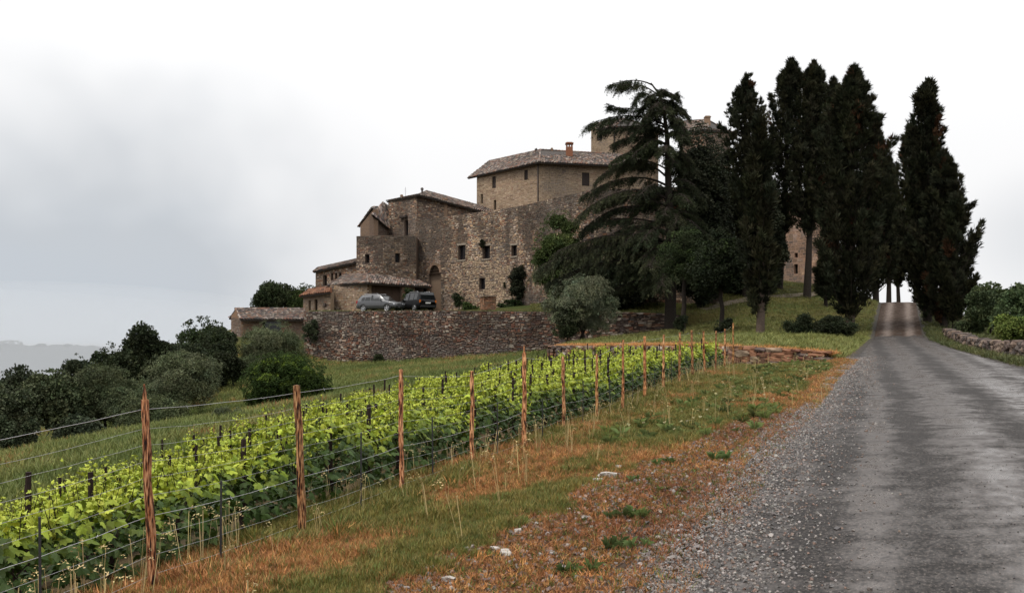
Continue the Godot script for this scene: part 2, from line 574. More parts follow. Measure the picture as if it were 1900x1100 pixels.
func road_strip(called: String, from: float, to: float, step: float, material: Material) -> void:
	var b := Buf.new()
	var cols := 40
	var rows := 0
	var d := from
	while d < to:
		var r := road_at(d)
		for c in cols + 1:
			var t := -0.03 + 1.06 * c / cols
			var x := lerpf(r.x, r.y, t)
			x += (1.0 if c == 0 or c == cols else 0.0) * bump.get_noise_2d(d * 3, c) * 0.3
			var lift := 0.0
			var col := Color.WHITE
			if called == "drive":
				# two wheel tracks of pale crushed stone in brown earth
				var wob := bump.get_noise_2d(d * 0.7, 9.0) * 0.04
				var track := maxf(exp(-pow((t - 0.27 - wob) / 0.10, 2)), exp(-pow((t - 0.74 - wob) / 0.10, 2)))
				track = clampf(track + patch2.get_noise_2d(x * 2.0, d * 2.0) * 0.5, 0, 1)
				col = Color(0.060, 0.040, 0.030).lerp(Color(0.235, 0.19, 0.165), track)
				lift = 0.006 - 0.02 * track
				if patch2.get_noise_2d(x * 1.5, d * 1.1) * 3.0 + 61.8 > d:     # last scraps of tarmac chippings
					col = Color(0.085, 0.078, 0.073)
			b.v.append(Vector3(x, road_y(x, d) + lift, -d))
			b.c.append(col)
			b.uv.append(Vector2((x - (r.x + r.y) * 0.5) * 0.125 + 0.5, d / 24.0))
		rows += 1
		d += step
	for r in rows - 1:
		for c in cols:
			var k := r * (cols + 1) + c
			b.i.append_array(PackedInt32Array([k, k + cols + 2, k + 1, k, k + cols + 1, k + cols + 2]))
	b.smooth_normals()
	setting(called, b.mesh(), material)

func footpath() -> void:
	var b := Buf.new()
	var last: Array[Vector3] = []
	for k in 25:
		var t := k / 24.0
		var x := lerpf(16.0, 30.5, t)
		var d := lerpf(79.0, 92.5, t) + sin(t * 5.0) * 0.6
		var now: Array[Vector3] = []
		for e in [-0.6, 0.6]:
			now.append(Vector3(x + e * 0.5, height(x + e * 0.5, d - e) + 0.06, -(d - e)))
		if k:
			b.quad(last[0], last[1], now[1], now[0])
		last = now
	setting("path", b.mesh(), M.path)
# ---------------------------------------------------------------- masonry
var streak := FastNoiseLite.new()
const TAN := [Color(0.50, 0.375, 0.265), Color(0.41, 0.30, 0.225), Color(0.29, 0.215, 0.17), Color(0.62, 0.50, 0.39), Color(0.36, 0.19, 0.125), Color(0.16, 0.125, 0.105), Color(0.36, 0.295, 0.245), Color(0.54, 0.365, 0.225)]
const DARK := [Color(0.25, 0.185, 0.14), Color(0.18, 0.135, 0.11), Color(0.31, 0.22, 0.16), Color(0.27, 0.145, 0.095), Color(0.12, 0.10, 0.088), Color(0.40, 0.32, 0.24)]
const DRY := [Color(0.20, 0.145, 0.115), Color(0.155, 0.115, 0.10), Color(0.25, 0.15, 0.105), Color(0.27, 0.20, 0.155), Color(0.20, 0.095, 0.065), Color(0.12, 0.10, 0.09), Color(0.40, 0.34, 0.28)]
const SMOOTH := [Color(0.44, 0.325, 0.23), Color(0.40, 0.29, 0.205), Color(0.47, 0.36, 0.265), Color(0.35, 0.25, 0.18), Color(0.31, 0.21, 0.15)]
const RED := [Color(0.30, 0.15, 0.085), Color(0.26, 0.13, 0.08), Color(0.34, 0.19, 0.115), Color(0.24, 0.15, 0.10)]

class Face:
	# one upright wall face between two plan points, turned to the camera
	var o: Vector3
	var e: Vector3
	var n: Vector3
	var long: float
	var y0a: float
	var y0b: float
	var y1a: float
	var y1b: float
	var holes: Array = []      # [u0, u1, y0, y1]
	func at(u: float, y: float, out: float) -> Vector3:
		return o + e * u + Vector3.UP * y + n * out
	func top(u: float) -> float:
		return lerpf(y1a, y1b, u / long)
	func bottom(u: float) -> float:
		return lerpf(y0a, y0b, u / long)

func face(apx: float, ad: float, bpx: float, bd: float, atop: float, btop: float, low: float, low_b := -999.0) -> Face:
	var f := Face.new()
	var a := Vector3((apx - 950) / F * ad, 0, -ad)
	var b := Vector3((bpx - 950) / F * bd, 0, -bd)
	f.o = a
	f.long = (b - a).length()
	f.e = (b - a) / f.long
	f.n = f.e.cross(Vector3.UP)
	if f.n.dot(-a) < 0:
		f.n = -f.n
	f.y1a = EYE + (HORIZON - atop) / F * ad
	f.y1b = EYE + (HORIZON - btop) / F * bd
	f.y0a = low
	f.y0b = low if low_b < -900 else low_b
	return f

func face_xd(a2: Vector2, b2: Vector2, y0a: float, y0b: float, y1a: float, y1b: float) -> Face:
	var f := Face.new()
	f.o = Vector3(a2.x, 0, -a2.y)
	var b := Vector3(b2.x, 0, -b2.y)
	f.long = (b - f.o).length()
	f.e = (b - f.o) / f.long
	f.n = f.e.cross(Vector3.UP)
	if f.n.dot(-f.o) < 0:
		f.n = -f.n
	f.y0a = y0a; f.y0b = y0b; f.y1a = y1a; f.y1b = y1b
	return f

func on_face(f: Face, px: float, py: float) -> Vector2:   # (u, y) where the sight line through that pixel meets the wall
	var k := (px - 950) / F
	var u := (k * (-f.o.z) - f.o.x) / (f.e.x + k * f.e.z)
	var d := -(f.o.z + f.e.z * u)
	return Vector2(u, EYE + (HORIZON - py) / F * d)

func hole(f: Face, px0: float, py0: float, px1: float, py1: float) -> Array:
	var a := on_face(f, px0, (py0 + py1) * 0.5).x
	var b := on_face(f, px1, (py0 + py1) * 0.5).x
	var mid := (px0 + px1) * 0.5
	var h := [minf(a, b), maxf(a, b), on_face(f, mid, py1).y, on_face(f, mid, py0).y]
	f.holes.append(h)
	return h

func in_hole(f: Face, u: float, y: float) -> bool:
	for h in f.holes:
		if u > h[0] and u < h[1] and y > h[2] and y < h[3]:
			return true
	return false

func masonry(parent: Node, f: Face, style: Dictionary, seed_: int, thick := 0.6) -> MeshInstance3D:
	var r := rng(seed_)
	var b := Buf.new()
	b.col = style.mortar
	# backing with the openings left free
	var us := [0.0, f.long]
	for h in f.holes:
		us.append(clampf(h[0], 0, f.long)); us.append(clampf(h[1], 0, f.long))
	us.sort()
	for k in us.size() - 1:
		var ua: float = us[k]
		var ub: float = us[k + 1]
		if ub - ua < 0.001:
			continue
		var um := (ua + ub) * 0.5
		var cuts := []
		for h in f.holes:
			if um > h[0] and um < h[1]:
				cuts.append([h[2], h[3]])
		cuts.sort_custom(func(p, q): return p[0] < q[0])
		var ya := f.bottom(ua)
		var yb := f.bottom(ub)
		for c in cuts:
			if c[0] > maxf(ya, yb) + 0.001:
				b.quad(f.at(ua, ya, 0), f.at(ub, yb, 0), f.at(ub, c[0], 0), f.at(ua, c[0], 0))
			ya = c[1]
			yb = c[1]
		b.quad(f.at(ua, ya, 0), f.at(ub, yb, 0), f.at(ub, f.top(ub), 0), f.at(ua, f.top(ua), 0))
	for h in f.holes:
		var dp := -0.42
		b.quad(f.at(h[0], h[2], 0), f.at(h[0], h[3], 0), f.at(h[0], h[3], dp), f.at(h[0], h[2], dp))
		b.quad(f.at(h[1], h[2], 0), f.at(h[1], h[3], 0), f.at(h[1], h[3], dp), f.at(h[1], h[2], dp))
		b.quad(f.at(h[0], h[2], 0), f.at(h[1], h[2], 0), f.at(h[1], h[2], dp), f.at(h[0], h[2], dp))
		b.quad(f.at(h[0], h[3], 0), f.at(h[1], h[3], 0), f.at(h[1], h[3], dp), f.at(h[0], h[3], dp))
	# ends, top, back
	var t := -thick
	b.quad(f.at(0, f.y0a, 0), f.at(0, f.y1a, 0), f.at(0, f.y1a, t), f.at(0, f.y0a, t))
	b.quad(f.at(f.long, f.y0b, 0), f.at(f.long, f.y1b, 0), f.at(f.long, f.y1b, t), f.at(f.long, f.y0b, t))
	b.quad(f.at(0, f.y1a, 0), f.at(f.long, f.y1b, 0), f.at(f.long, f.y1b, t), f.at(0, f.y1a, t))
	b.quad(f.at(0, f.y0a, t), f.at(f.long, f.y0b, t), f.at(f.long, f.y1b, t), f.at(0, f.y1a, t))
	var wall := part("wall", b.mesh(), M.mortar, parent)
	# stones
	var s := Buf.new()
	var y := minf(f.y0a, f.y0b)
	var highest := maxf(f.y1a, f.y1b)
	var pal: Array = style.pal
	var skip: float = style.get("from", -1e9)
	while y < highest:
		var h: float = r.randf_range(style.h[0], style.h[1])
		var u: float = -r.randf() * style.w[0]
		while u < f.long:
			var w: float = r.randf_range(style.w[0], style.w[1]) * (1.0 if r.randf() > 0.15 else 0.55)
			var ua := maxf(u, 0.0)
			var ub := minf(u + w, f.long)
			u += w
			var um := (ua + ub) * 0.5
			var wave: float = streak.get_noise_2d(um * 0.9 + seed_ * 3, y * 0.25) * style.get("wavy", 0.10)
			var grown := r.randf_range(0.0, 0.35) * h if r.randf() < 0.25 else 0.0
			var ya: float = y + wave
			var yb := minf(y + wave + h + grown, f.top(um))
			if ub - ua < 0.06 or yb - ya < 0.05 or yb < f.bottom(um) + 0.02 or um < skip:
				continue
			var drop := false
			for q in f.holes:
				if ub > q[0] and ua < q[1] and yb > q[2] and ya < q[3]:
					if ua < q[0] - 0.05: ub = q[0]
					elif ub > q[1] + 0.05: ua = q[1]
					else: drop = true
			if drop or ub - ua < 0.05:
				continue
			var c: Color = vary(pal[r.randi() % pal.size()], r, 0.16)
			var st: float = style.get("stain", 0.0)
			var big := streak.get_noise_2d(um * 0.35 + seed_ * 11, y * 0.35)
			c = c * (1.0 + big * 1.35 * float(style.get("patchy", 0.35)))
			var grime := streak.get_noise_2d(um * 0.22 + seed_ * 5 + 300, y * 0.3)
			c = c.lerp(Color(0.19, 0.17, 0.155), clampf(grime * 1.5, 0, 0.6))
			if st > 0:
				var k := streak.get_noise_2d(um * 1.1 + seed_ * 7, y * 0.16) * 0.9 + streak.get_noise_2d(um * 0.2 + 90, y * 0.3) * 0.6
				var up := clampf((y - f.bottom(um)) / maxf(f.top(um) - f.bottom(um), 0.1), 0, 1)
				c = c.lerp(Color(0.075, 0.065, 0.055), clampf((k + up * 0.55 - 0.28) * 2.2, 0, 0.85) * st)
			if style.has("lime"):     # stones tinted paler, painting a lit area low on the right
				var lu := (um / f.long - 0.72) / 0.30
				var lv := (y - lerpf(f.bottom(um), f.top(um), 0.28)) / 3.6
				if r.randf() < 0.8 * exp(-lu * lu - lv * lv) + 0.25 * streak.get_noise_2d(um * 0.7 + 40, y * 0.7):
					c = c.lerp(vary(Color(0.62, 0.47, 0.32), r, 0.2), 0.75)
			var g := r.randf_range(0.008, 0.022)
			var p: float = r.randf_range(style.proud * 0.25, style.proud)
			var j: float = style.get("ragged", 0.02)
			var jj := func() -> float: return r.randf_range(-j, j)
			var base := s.v.size()
			for d in 2:
				var ins := g if d == 0 else g + minf(0.03, (yb - ya) * 0.18)
				var z := -0.02 if d == 0 else p
				s.v.append(f.at(ua + ins + jj.call(), ya + ins + jj.call(), z))
				s.v.append(f.at(ub - ins + jj.call(), ya + ins + jj.call(), z))
				s.v.append(f.at(ub - ins + jj.call(), yb - ins + jj.call(), z + (r.randf_range(-0.5, 0.3) * p if d else 0.0)))
				s.v.append(f.at(ua + ins + jj.call(), yb - ins + jj.call(), z))
			for q in 8:
				s.c.append(c)
			s.i.append_array(PackedInt32Array([base + 4, base + 5, base + 6, base + 4, base + 6, base + 7]))
			for q in 4:
				var q1 := (q + 1) % 4
				s.i.append_array(PackedInt32Array([base + q, base + q1, base + 4 + q1, base + q, base + 4 + q1, base + 4 + q]))
		y += h
	if s.v.size():
		var st2 := part("stonework", s.mesh(), M.stone, wall)
		st2.set_meta("kind", "stuff")
	return wall

func style(pal: Array, w0: float, w1: float, h0: float, h1: float, proud: float, mortar: Color, more := {}) -> Dictionary:
	var d := {"pal": pal, "w": [w0, w1], "h": [h0, h1], "proud": proud, "mortar": mortar}
	d.merge(more)
	return d

func window(parent: Node, f: Face, h: Array, kind := "glass", called := "window") -> void:
	var u0: float = h[0]
	var u1: float = h[1]
	var y0: float = h[2]
	var y1: float = h[3]
	var b := Buf.new()
	var wood: Material = M.wood_dark
	if kind == "shutter":
		# two wooden leaves with a gap
		var um := (u0 + u1) * 0.5
		var frame := Buf.new()
		_bar(frame, f, u0, u1, y1 - 0.07, y1, -0.2, -0.1)
		_bar(frame, f, u0, u1, y0, y0 + 0.06, -0.2, -0.1)
		_bar(frame, f, u0, u0 + 0.02, y0 + 0.05, y1 - 0.06, -0.2, -0.1)
		_bar(frame, f, u1 - 0.02, u1, y0 + 0.05, y1 - 0.06, -0.2, -0.1)
		var w := part(called, frame.mesh(), M.wood_dark, parent)
		for s in [[u0 + 0.022, um - 0.012], [um + 0.012, u1 - 0.022]]:
			var l := Buf.new()
			_bar(l, f, s[0], s[1], y0 + 0.062, y1 - 0.072, -0.17, -0.13)
			_bar(l, f, s[0] + 0.05, s[1] - 0.05, y0 + 0.2, y0 + 0.28, -0.13, -0.11)
			_bar(l, f, s[0] + 0.05, s[1] - 0.05, y1 - 0.36, y1 - 0.28, -0.13, -0.11)
			part("shutter", l.mesh(), M.wood_dark, w)
		var back := Buf.new()
		back.quad(f.at(u0, y0, -0.4), f.at(u1, y0, -0.4), f.at(u1, y1, -0.4), f.at(u0, y1, -0.4))
		part("pane", back.mesh(), M.dark_glass, w)
		return
	b.col = Color.WHITE
	var fw := minf(0.08, (u1 - u0) * 0.14)
	_bar(b, f, u0, u0 + fw, y0, y1, -0.34, -0.25)
	_bar(b, f, u1 - fw, u1, y0, y1, -0.34, -0.25)
	_bar(b, f, u0 + fw, u1 - fw, y0, y0 + fw, -0.34, -0.25)
	_bar(b, f, u0 + fw, u1 - fw, y1 - fw, y1, -0.34, -0.25)
	if kind == "glass" and u1 - u0 > 0.4:
		_bar(b, f, (u0 + u1) / 2 - 0.025, (u0 + u1) / 2 + 0.025, y0 + fw, y1 - fw, -0.33, -0.26)
	var w2 := part(called, b.mesh(), wood, parent)
	var pane := Buf.new()
	pane.quad(f.at(u0, y0, -0.38), f.at(u1, y0, -0.38), f.at(u1, y1, -0.38), f.at(u0, y1, -0.38))
	part("pane", pane.mesh(), M.dark_glass, w2)  # behind unglazed openings this dark sheet paints the unlit inside
	if kind == "glass":
		var sill := Buf.new()
		sill.col = Color(0.36, 0.30, 0.24)
		_bar(sill, f, u0 - 0.12, u1 + 0.12, y0 - 0.14, y0 - 0.003, -0.2, 0.09)
		_bar(sill, f, u0 - 0.15, u1 + 0.15, y1 + 0.003, y1 + 0.2, -0.1, 0.055)
		part("sill", sill.mesh(), M.stone, w2)

func _bar(b: Buf, f: Face, u0: float, u1: float, y0: float, y1: float, z0: float, z1: float) -> void:
	b.box(Vector3(u0, y0, z0), Vector3(u1, y1, z1), Transform3D(Basis(f.e, Vector3.UP, f.n), f.o))

# ---------------------------------------------------------------- tiled roofs
const TILES := [Color(0.18, 0.13, 0.105), Color(0.11, 0.086, 0.075), Color(0.24, 0.18, 0.145), Color(0.22, 0.115, 0.075), Color(0.34, 0.28, 0.235), Color(0.07, 0.06, 0.055)]
const TILES_RED := [Color(0.30, 0.12, 0.06), Color(0.26, 0.11, 0.06), Color(0.34, 0.17, 0.09), Color(0.20, 0.10, 0.06)]

func roof(parent: Node, pts: Array, seed_: int, pal := TILES, wide := 0.32, caps := true) -> void:
	# pts[0]-pts[1] is the eave; a slab with clay tile courses running up it
	var r := rng(seed_)
	var e: Vector3 = (pts[1] - pts[0]).normalized()
	var up: Vector3 = (pts[2] - pts[0])
	var nn := e.cross(up).normalized()
	if nn.y < 0:
		nn = -nn
	var s := nn.cross(e).normalized()
	if s.y < 0:
		s = -s
	var b := Buf.new()
	b.col = Color(0.05, 0.037, 0.03)
	var k := pts.size()
	for q in range(1, k - 1):
		b.tri(pts[0], pts[q], pts[q + 1])
		b.tri(pts[0] - nn * 0.16, pts[q] - nn * 0.16, pts[q + 1] - nn * 0.16)
	for q in k:
		var a: Vector3 = pts[q]
		var c: Vector3 = pts[(q + 1) % k]
		b.quad(a, c, c - nn * 0.16, a - nn * 0.16)
	var slab := part("roof", b.mesh(), M.tile, parent)
	var poly := PackedVector2Array()
	var lo := 1e9
	var hi := -1e9
	for p in pts:
		var q2 := Vector2((p - pts[0]).dot(e), (p - pts[0]).dot(s))
		poly.append(q2)
		lo = minf(lo, q2.x); hi = maxf(hi, q2.x)
	var t := Buf.new()
	var u := lo + wide * 0.5
	while u < hi:
		var v0 := 1e9
		var v1 := -1e9
		for q in poly.size():
			var p0 := poly[q]
			var p1 := poly[(q + 1) % poly.size()]
			if (p0.x <= u) != (p1.x <= u):
				var vv := lerpf(p0.y, p1.y, (u - p0.x) / (p1.x - p0.x))
				v0 = minf(v0, vv); v1 = maxf(v1, vv)
		var v := v0 - 0.06
		while v < v1 - 0.05:
			var ln := minf(0.44, v1 - v + 0.03)
			var lift := 0.02 + r.randf() * 0.035
			var off := r.randf_range(-0.025, 0.025)
			t.col = vary(pal[r.randi() % pal.size()], r, 0.35)
			var base := t.v.size()
			for d in 2:
				var vv := v + (ln if d else 0.0)
				var hh := (0.01 if d else lift)
				var ww := wide * (0.40 if d else 0.46)
				for a in 4:
					var ang := PI * a / 3.0
					var org: Vector3 = pts[0] + e * (u + off - cos(ang) * ww) + s * vv + nn * (hh + sin(ang) * wide * 0.42 + 0.01)
					t.v.append(org)
					t.c.append(t.col)
			for a in 3:
				t.i.append_array(PackedInt32Array([base + a, base + a + 1, base + 5 + a, base + a, base + 5 + a, base + 4 + a]))
			v += 0.40
		u += wide
	if caps:
		for q in range(1, pts.size()):
			var a: Vector3 = pts[q]
			var c: Vector3 = pts[(q + 1) % pts.size()]
			var n2 := maxi(2, int((c - a).length() / 0.45))
			for z in n2:
				t.col = vary(pal[r.randi() % pal.size()], r, 0.25)
				var pa := a.lerp(c, z / float(n2)) + nn * 0.05
				var pc := a.lerp(c, (z + 1.0) / n2) + nn * 0.03
				t.tube([pa, pc], [0.13, 0.105], 6)
	var tl := part("tile_courses", t.mesh(), M.tile, slab)
	tl.set_meta("kind", "stuff")

func closing(parent: Node, corners: Array, y0: float, y1: float, color: Color) -> void:
	# the plain far sides of a building: corners are (px, d)
	var b := Buf.new()
	b.col = color
	for q in corners.size() - 1:
		var a := Vector3((corners[q][0] - 950) / F * corners[q][1], 0, -corners[q][1])
		var c := Vector3((corners[q + 1][0] - 950) / F * corners[q + 1][1], 0, -corners[q + 1][1])
		b.quad(a + Vector3.UP * y0, c + Vector3.UP * y0, c + Vector3.UP * y1, a + Vector3.UP * y1)
	part("rear_wall", b.mesh(), M.mortar, parent)

func chimney(parent: Node, at: Vector3, w: float, h: float, material: Material, openings := false) -> void:
	var b := Buf.new()
	b.col = Color(0.3, 0.2, 0.14)
	b.box(Vector3(-w / 2, -1.0, -w / 2) + at, Vector3(w / 2, h, w / 2) + at)
	if openings:
		for s in [[-1, -1], [1, -1], [-1, 1], [1, 1]]:
			b.box(at + Vector3(s[0] * w * 0.38 - w * 0.1, h, s[1] * w * 0.38 - w * 0.1), at + Vector3(s[0] * w * 0.38 + w * 0.1, h + w * 0.45, s[1] * w * 0.38 + w * 0.1))
		b.box(at + Vector3(-w * 0.08, h, -w * 0.45), at + Vector3(w * 0.08, h + w * 0.45, w * 0.45))
		h += w * 0.45
	b.box(at + Vector3(-w * 0.6, h, -w * 0.6), at + Vector3(w * 0.6, h + 0.12, w * 0.6))
	b.box(at + Vector3(-w * 0.45, h + 0.12, -w * 0.45), at + Vector3(w * 0.45, h + 0.22, w * 0.45))
	part("chimney", b.mesh(), material, parent)

func base_of(px: float, d: float) -> Vector3:
	var x := (px - 950) / F * d
	return Vector3(x, 0, -d)

func village() -> void:
	streak.seed = 77
	streak.frequency = 0.5
	streak.fractal_octaves = 3
	var mortar := Color(0.17, 0.125, 0.095)
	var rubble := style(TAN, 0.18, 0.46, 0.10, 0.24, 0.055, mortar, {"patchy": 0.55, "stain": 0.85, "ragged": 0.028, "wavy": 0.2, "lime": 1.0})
	var dark_rubble := style(DARK, 0.18, 0.46, 0.10, 0.24, 0.05, Color(0.11, 0.085, 0.068), {"patchy": 0.8, "stain": 0.7, "ragged": 0.028, "wavy": 0.2})
	var ashlar := style(SMOOTH, 0.3, 0.7, 0.16, 0.24, 0.018, Color(0.37, 0.28, 0.19), {"patchy": 0.3, "ragged": 0.01})
	var brown := style(TAN + RED, 0.22, 0.5, 0.12, 0.24, 0.035, mortar, {"patchy": 0.5, "stain": 0.25})
	var red := style(RED, 0.22, 0.34, 0.075, 0.09, 0.012, Color(0.25, 0.17, 0.12), {"patchy": 0.3})

	# --- great curtain wall
	var t := thing("castle_wall", "long high rubble stone wall with arched recess and three small windows", "castle wall", Vector3.ZERO)
	var f := face(771, 110, 961, 98, 410, 383, 4.6)
	var hs := [hole(f, 850, 455, 863, 482), hole(f, 896, 456, 909, 480), hole(f, 949, 455, 959, 475), hole(f, 889, 516, 900, 537)]
	# arched recess as a stack of narrowing openings
	var arch := [[795.0, 818.0, 508.0, 578.0], [796.0, 817.0, 502.0, 508.0], [798.0, 815.0, 497.0, 502.0], [801.0, 812.5, 493.5, 497.0], [804.0, 809.5, 491.5, 493.5]]
	for a in arch:
		hole(f, a[0], a[2], a[1], a[3])
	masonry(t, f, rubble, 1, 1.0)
	for k in 3:
		window(t, f, hs[k])
	window(t, f, hs[3], "bare", "small_opening")
	var ab := Buf.new()
	ab.col = Color(0.22, 0.16, 0.115)
	var ah := hole(f, 793, 488, 820, 580)
	ab.quad(f.at(ah[0], ah[2], -0.41), f.at(ah[1], ah[2], -0.41), f.at(ah[1], ah[3], -0.41), f.at(ah[0], ah[3], -0.41))
	part("arch_recess", ab.mesh(), M.mortar, t)
	f.holes.pop_back()
	var vs := Buf.new()      # voussoirs round the arch
	var c0 := on_face(f, 806.5, 506)
	for k in 13:
		var a := PI * (k + 0.5) / 13.0
		vs.col = vary(Color(0.30, 0.20, 0.14), rng(k + 5), 0.3)
		var q := Transform3D(Basis(f.e, Vector3.UP, f.n), f.at(c0.x, c0.y, 0)) * Transform3D(Basis(Vector3.BACK, a - PI / 2), Vector3.ZERO)
		vs.box(Vector3(-0.12, 0.86, -0.05), Vector3(0.12, 1.2, 0.06), q)
	part("arch_stones", vs.mesh(), M.stone, t).set_meta("kind", "stuff")
	var f2 := face(961, 98, 1096, 88, 383, 352, 4.6)
	masonry(t, f2, style(TAN + DARK + DARK, 0.18, 0.46, 0.10, 0.24, 0.055, mortar, {"patchy": 0.7, "stain": 0.75, "ragged": 0.028, "wavy": 0.2}), 2, 1.0)
	var f3 := face(1096, 88, 1335, 82, 352, 345, 4.8)
	masonry(t, f3, dark_rubble, 3, 1.0)
	closing(t, [[771, 110.8], [780, 122], [1330, 100], [1335, 82.8]], 4, 14.5, mortar)

	# --- stained block below the upper house
	t = thing("old_tower_base", "dark stained flat-topped stone block standing left of the castle wall", "stone tower", Vector3.ZERO)
	f = face(661, 108, 710, 105.6, 438, 437, 4.6)
	var h := hole(f, 677, 472, 685, 488)
	masonry(t, f, dark_rubble, 11, 0.8)
	window(t, f, h, "bare")
	f = face(710, 105.6, 772, 107.2, 437, 437, 4.6)
	h = hole(f, 733, 470, 742, 487)
	masonry(t, f, style(TAN + DARK, 0.18, 0.46, 0.10, 0.24, 0.05, Color(0.18, 0.135, 0.1), {"patchy": 0.8, "stain": 0.7}), 12, 0.8)
	window(t, f, h, "bare")
	closing(t, [[661, 108], [672, 120], [790, 118], [772, 107.2]], 4, 13.9, mortar)

	# --- upper house
	t = thing("upper_stone_house", "tall brown stone house with flue pipe above the stained block", "house", Vector3.ZERO)
	f = face(720, 114.5, 773, 110.6, 372.5, 361.5, 10)
	h = hole(f, 750, 408, 757, 437)
	var h2 := hole(f, 751, 370.5, 755, 376)
	f.holes.erase(h2)
	masonry(t, f, style(DARK + TAN, 0.22, 0.5, 0.12, 0.24, 0.04, mortar, {"patchy": 0.5, "stain": 0.45}), 21)
	window(t, f, h, "bare")
	var lb := Buf.new()
	lb.col = Color(0.10, 0.07, 0.05)
	var lu := on_face(f, 749, 403)
	_bar(lb, f, lu.x - 0.5, lu.x + 0.75, lu.y - 0.1, lu.y + 0.12, -0.05, 0.35)
	part("lintel", lb.mesh(), M.wood_dark, t)
	f = face(773, 110.6, 906, 117, 361.5, 394.5, 10)
	masonry(t, f, style(TAN + DARK, 0.22, 0.5, 0.12, 0.24, 0.04, mortar, {"patchy": 0.45, "stain": 0.35}), 22)
	roof(t, [P(775.5, 361.5, 109.9), P(909, 396, 116.6), P(915, 389, 124), P(790, 360, 119)], 23, TILES, 0.32, false)
	roof(t, [P(717, 373.5, 114.6), P(775.5, 361.5, 109.9), P(790, 360, 119), P(735, 371, 123)], 24, TILES, 0.32, false)
	closing(t, [[720, 114.5], [738, 123], [905, 124], [906, 117]], 10, 17.0, mortar)
	chimney(t, P(826, 392, 113.2), 0.52, 1.35, M.mortar)
	chimney(t, P(745, 366, 115), 0.3, 0.1, M.mortar)
	var pb := Buf.new()
	pb.tube([P(783, 368, 112), P(783, 351, 112)], [0.11, 0.11], 8)
	pb.tube([P(783, 352, 112), P(783, 349, 112), P(783, 347.5, 112)], [0.2, 0.17, 0.03], 8)
	part("flue_pipe", pb.mesh(), M.pipe, t)
	var an := Buf.new()
	an.tube([P(752, 370, 115), P(752, 347, 115)], [0.025, 0.02], 5)
	for k in 4:
		an.tube([P(750.5, 350 + k * 2.2, 115), P(753.5, 350 + k * 2.2, 115)], [0.012, 0.012], 4)
	part("aerial", an.mesh(), M.wire, t)

	# --- gabled brick house
	t = thing("brick_gable_house", "small reddish brick house with steep dark tiled roof above stained block", "house", Vector3.ZERO)
	f = face(668, 113.5, 693, 111, 419, 388, 11)
	masonry(t, f, red, 31)
	f = face(693, 111, 721, 114, 400, 424, 11)
	h = hole(f, 694, 412, 699, 436)
	masonry(t, f, brown, 32)
	window(t, f, h, "bare")
	roof(t, [P(690, 398, 110.2), P(722, 425, 113.3), P(724, 385, 117.5), P(694, 384, 116)], 33)
	roof(t, [P(664.5, 421, 114), P(690, 385.5, 111), P(694, 384, 116), P(672, 412, 118.5)], 34, TILES, 0.32, false)
	closing(t, [[668, 113.5], [676, 121], [720, 121], [721, 114]], 11, 15.0, mortar)

	# --- long wing on the left
	t = thing("long_wing", "low stone wing with three small windows under a sloping tiled roof", "house", Vector3.ZERO)
	f = face(585, 118, 662, 112, 503.5, 486, 4.6)
	var ws := [hole(f, 613.5, 507, 618, 520), hole(f, 621, 506.5, 625.5, 519), hole(f, 628, 506, 633, 518.5), hole(f, 599, 511, 606, 530)]
	masonry(t, f, brown, 41)
	for w in ws:
		window(t, f, w, "bare")
	roof(t, [P(581, 504.5, 117.6), P(663, 486.5, 111.2), P(663, 480.5, 116), P(592, 500, 122)], 42)
	closing(t, [[585, 118], [594, 122], [662, 117]], 4, 9.5, mortar)

	# --- garage with hipped roof
	t = thing("garage_building", "low stone garage with hipped tile roof and brown plank doors behind cars", "garage", Vector3.ZERO)
	f = face(612, 102.4, 681, 98.6, 529, 525, 4.2)
	masonry(t, f, style(SMOOTH + TAN, 0.22, 0.5, 0.12, 0.24, 0.03, Color(0.31, 0.23, 0.16), {"patchy": 0.4}), 51)
	f = face(681, 98.6, 797, 104.0, 525, 531, 4.2)
	h = hole(f, 684, 530, 744, 579)
	h2 = hole(f, 769, 532, 793, 579)
	masonry(t, f, brown, 52, 0.5)
	for k in 4:
		var db := Buf.new()
		var ua := lerpf(h[0], h[1], k / 4.0) + 0.015
		var ub := lerpf(h[0], h[1], (k + 1) / 4.0) - 0.015
		_bar(db, f, ua, ub, h[2], h[3], -0.3, -0.24)
		_bar(db, f, ua + 0.1, ub - 0.1, h[2] + 0.4, h[2] + 0.52, -0.24, -0.215)
		_bar(db, f, ua + 0.1, ub - 0.1, h[3] - 0.6, h[3] - 0.48, -0.24, -0.215)
		part("door", db.mesh(), M.wood_door, t)
	window(t, f, h2, "bare", "porch_opening")
	roof(t, [P(608, 530.5, 102.9), P(682, 525, 97.7), P(680, 508.5, 104.5), P(640, 512, 108.5)], 53)
	roof(t, [P(682, 525, 97.7), P(800, 532.5, 103.6), P(778, 521.5, 107), P(680, 508.5, 104.5)], 54)
	closing(t, [[612, 102.4], [635, 110], [790, 110], [797, 104]], 4, 8.0, mortar)

	# --- little house at the terrace end
	t = thing("little_house", "little stone house with red tile roof and two narrow window slits", "house", Vector3.ZERO)
	f = face(562, 101.2, 613, 99.6, 548, 541, 1.5)
	ws = [hole(f, 572, 557, 576, 577), hole(f, 583, 555, 588.5, 579)]
	masonry(t, f, style(SMOOTH + TAN, 0.22, 0.45, 0.12, 0.22, 0.03, Color(0.31, 0.23, 0.16), {"patchy": 0.4}), 61)
	for w in ws:
		window(t, f, w, "bare")
	var lf := on_face(f, 604, 566)
	var lmp := Buf.new()
	_bar(lmp, f, lf.x - 0.12, lf.x + 0.12, lf.y - 0.1, lf.y + 0.2, 0.05, 0.3)
	_bar(lmp, f, lf.x - 0.35, lf.x + 0.12, lf.y - 0.16, lf.y - 0.1, 0.05, 0.2)
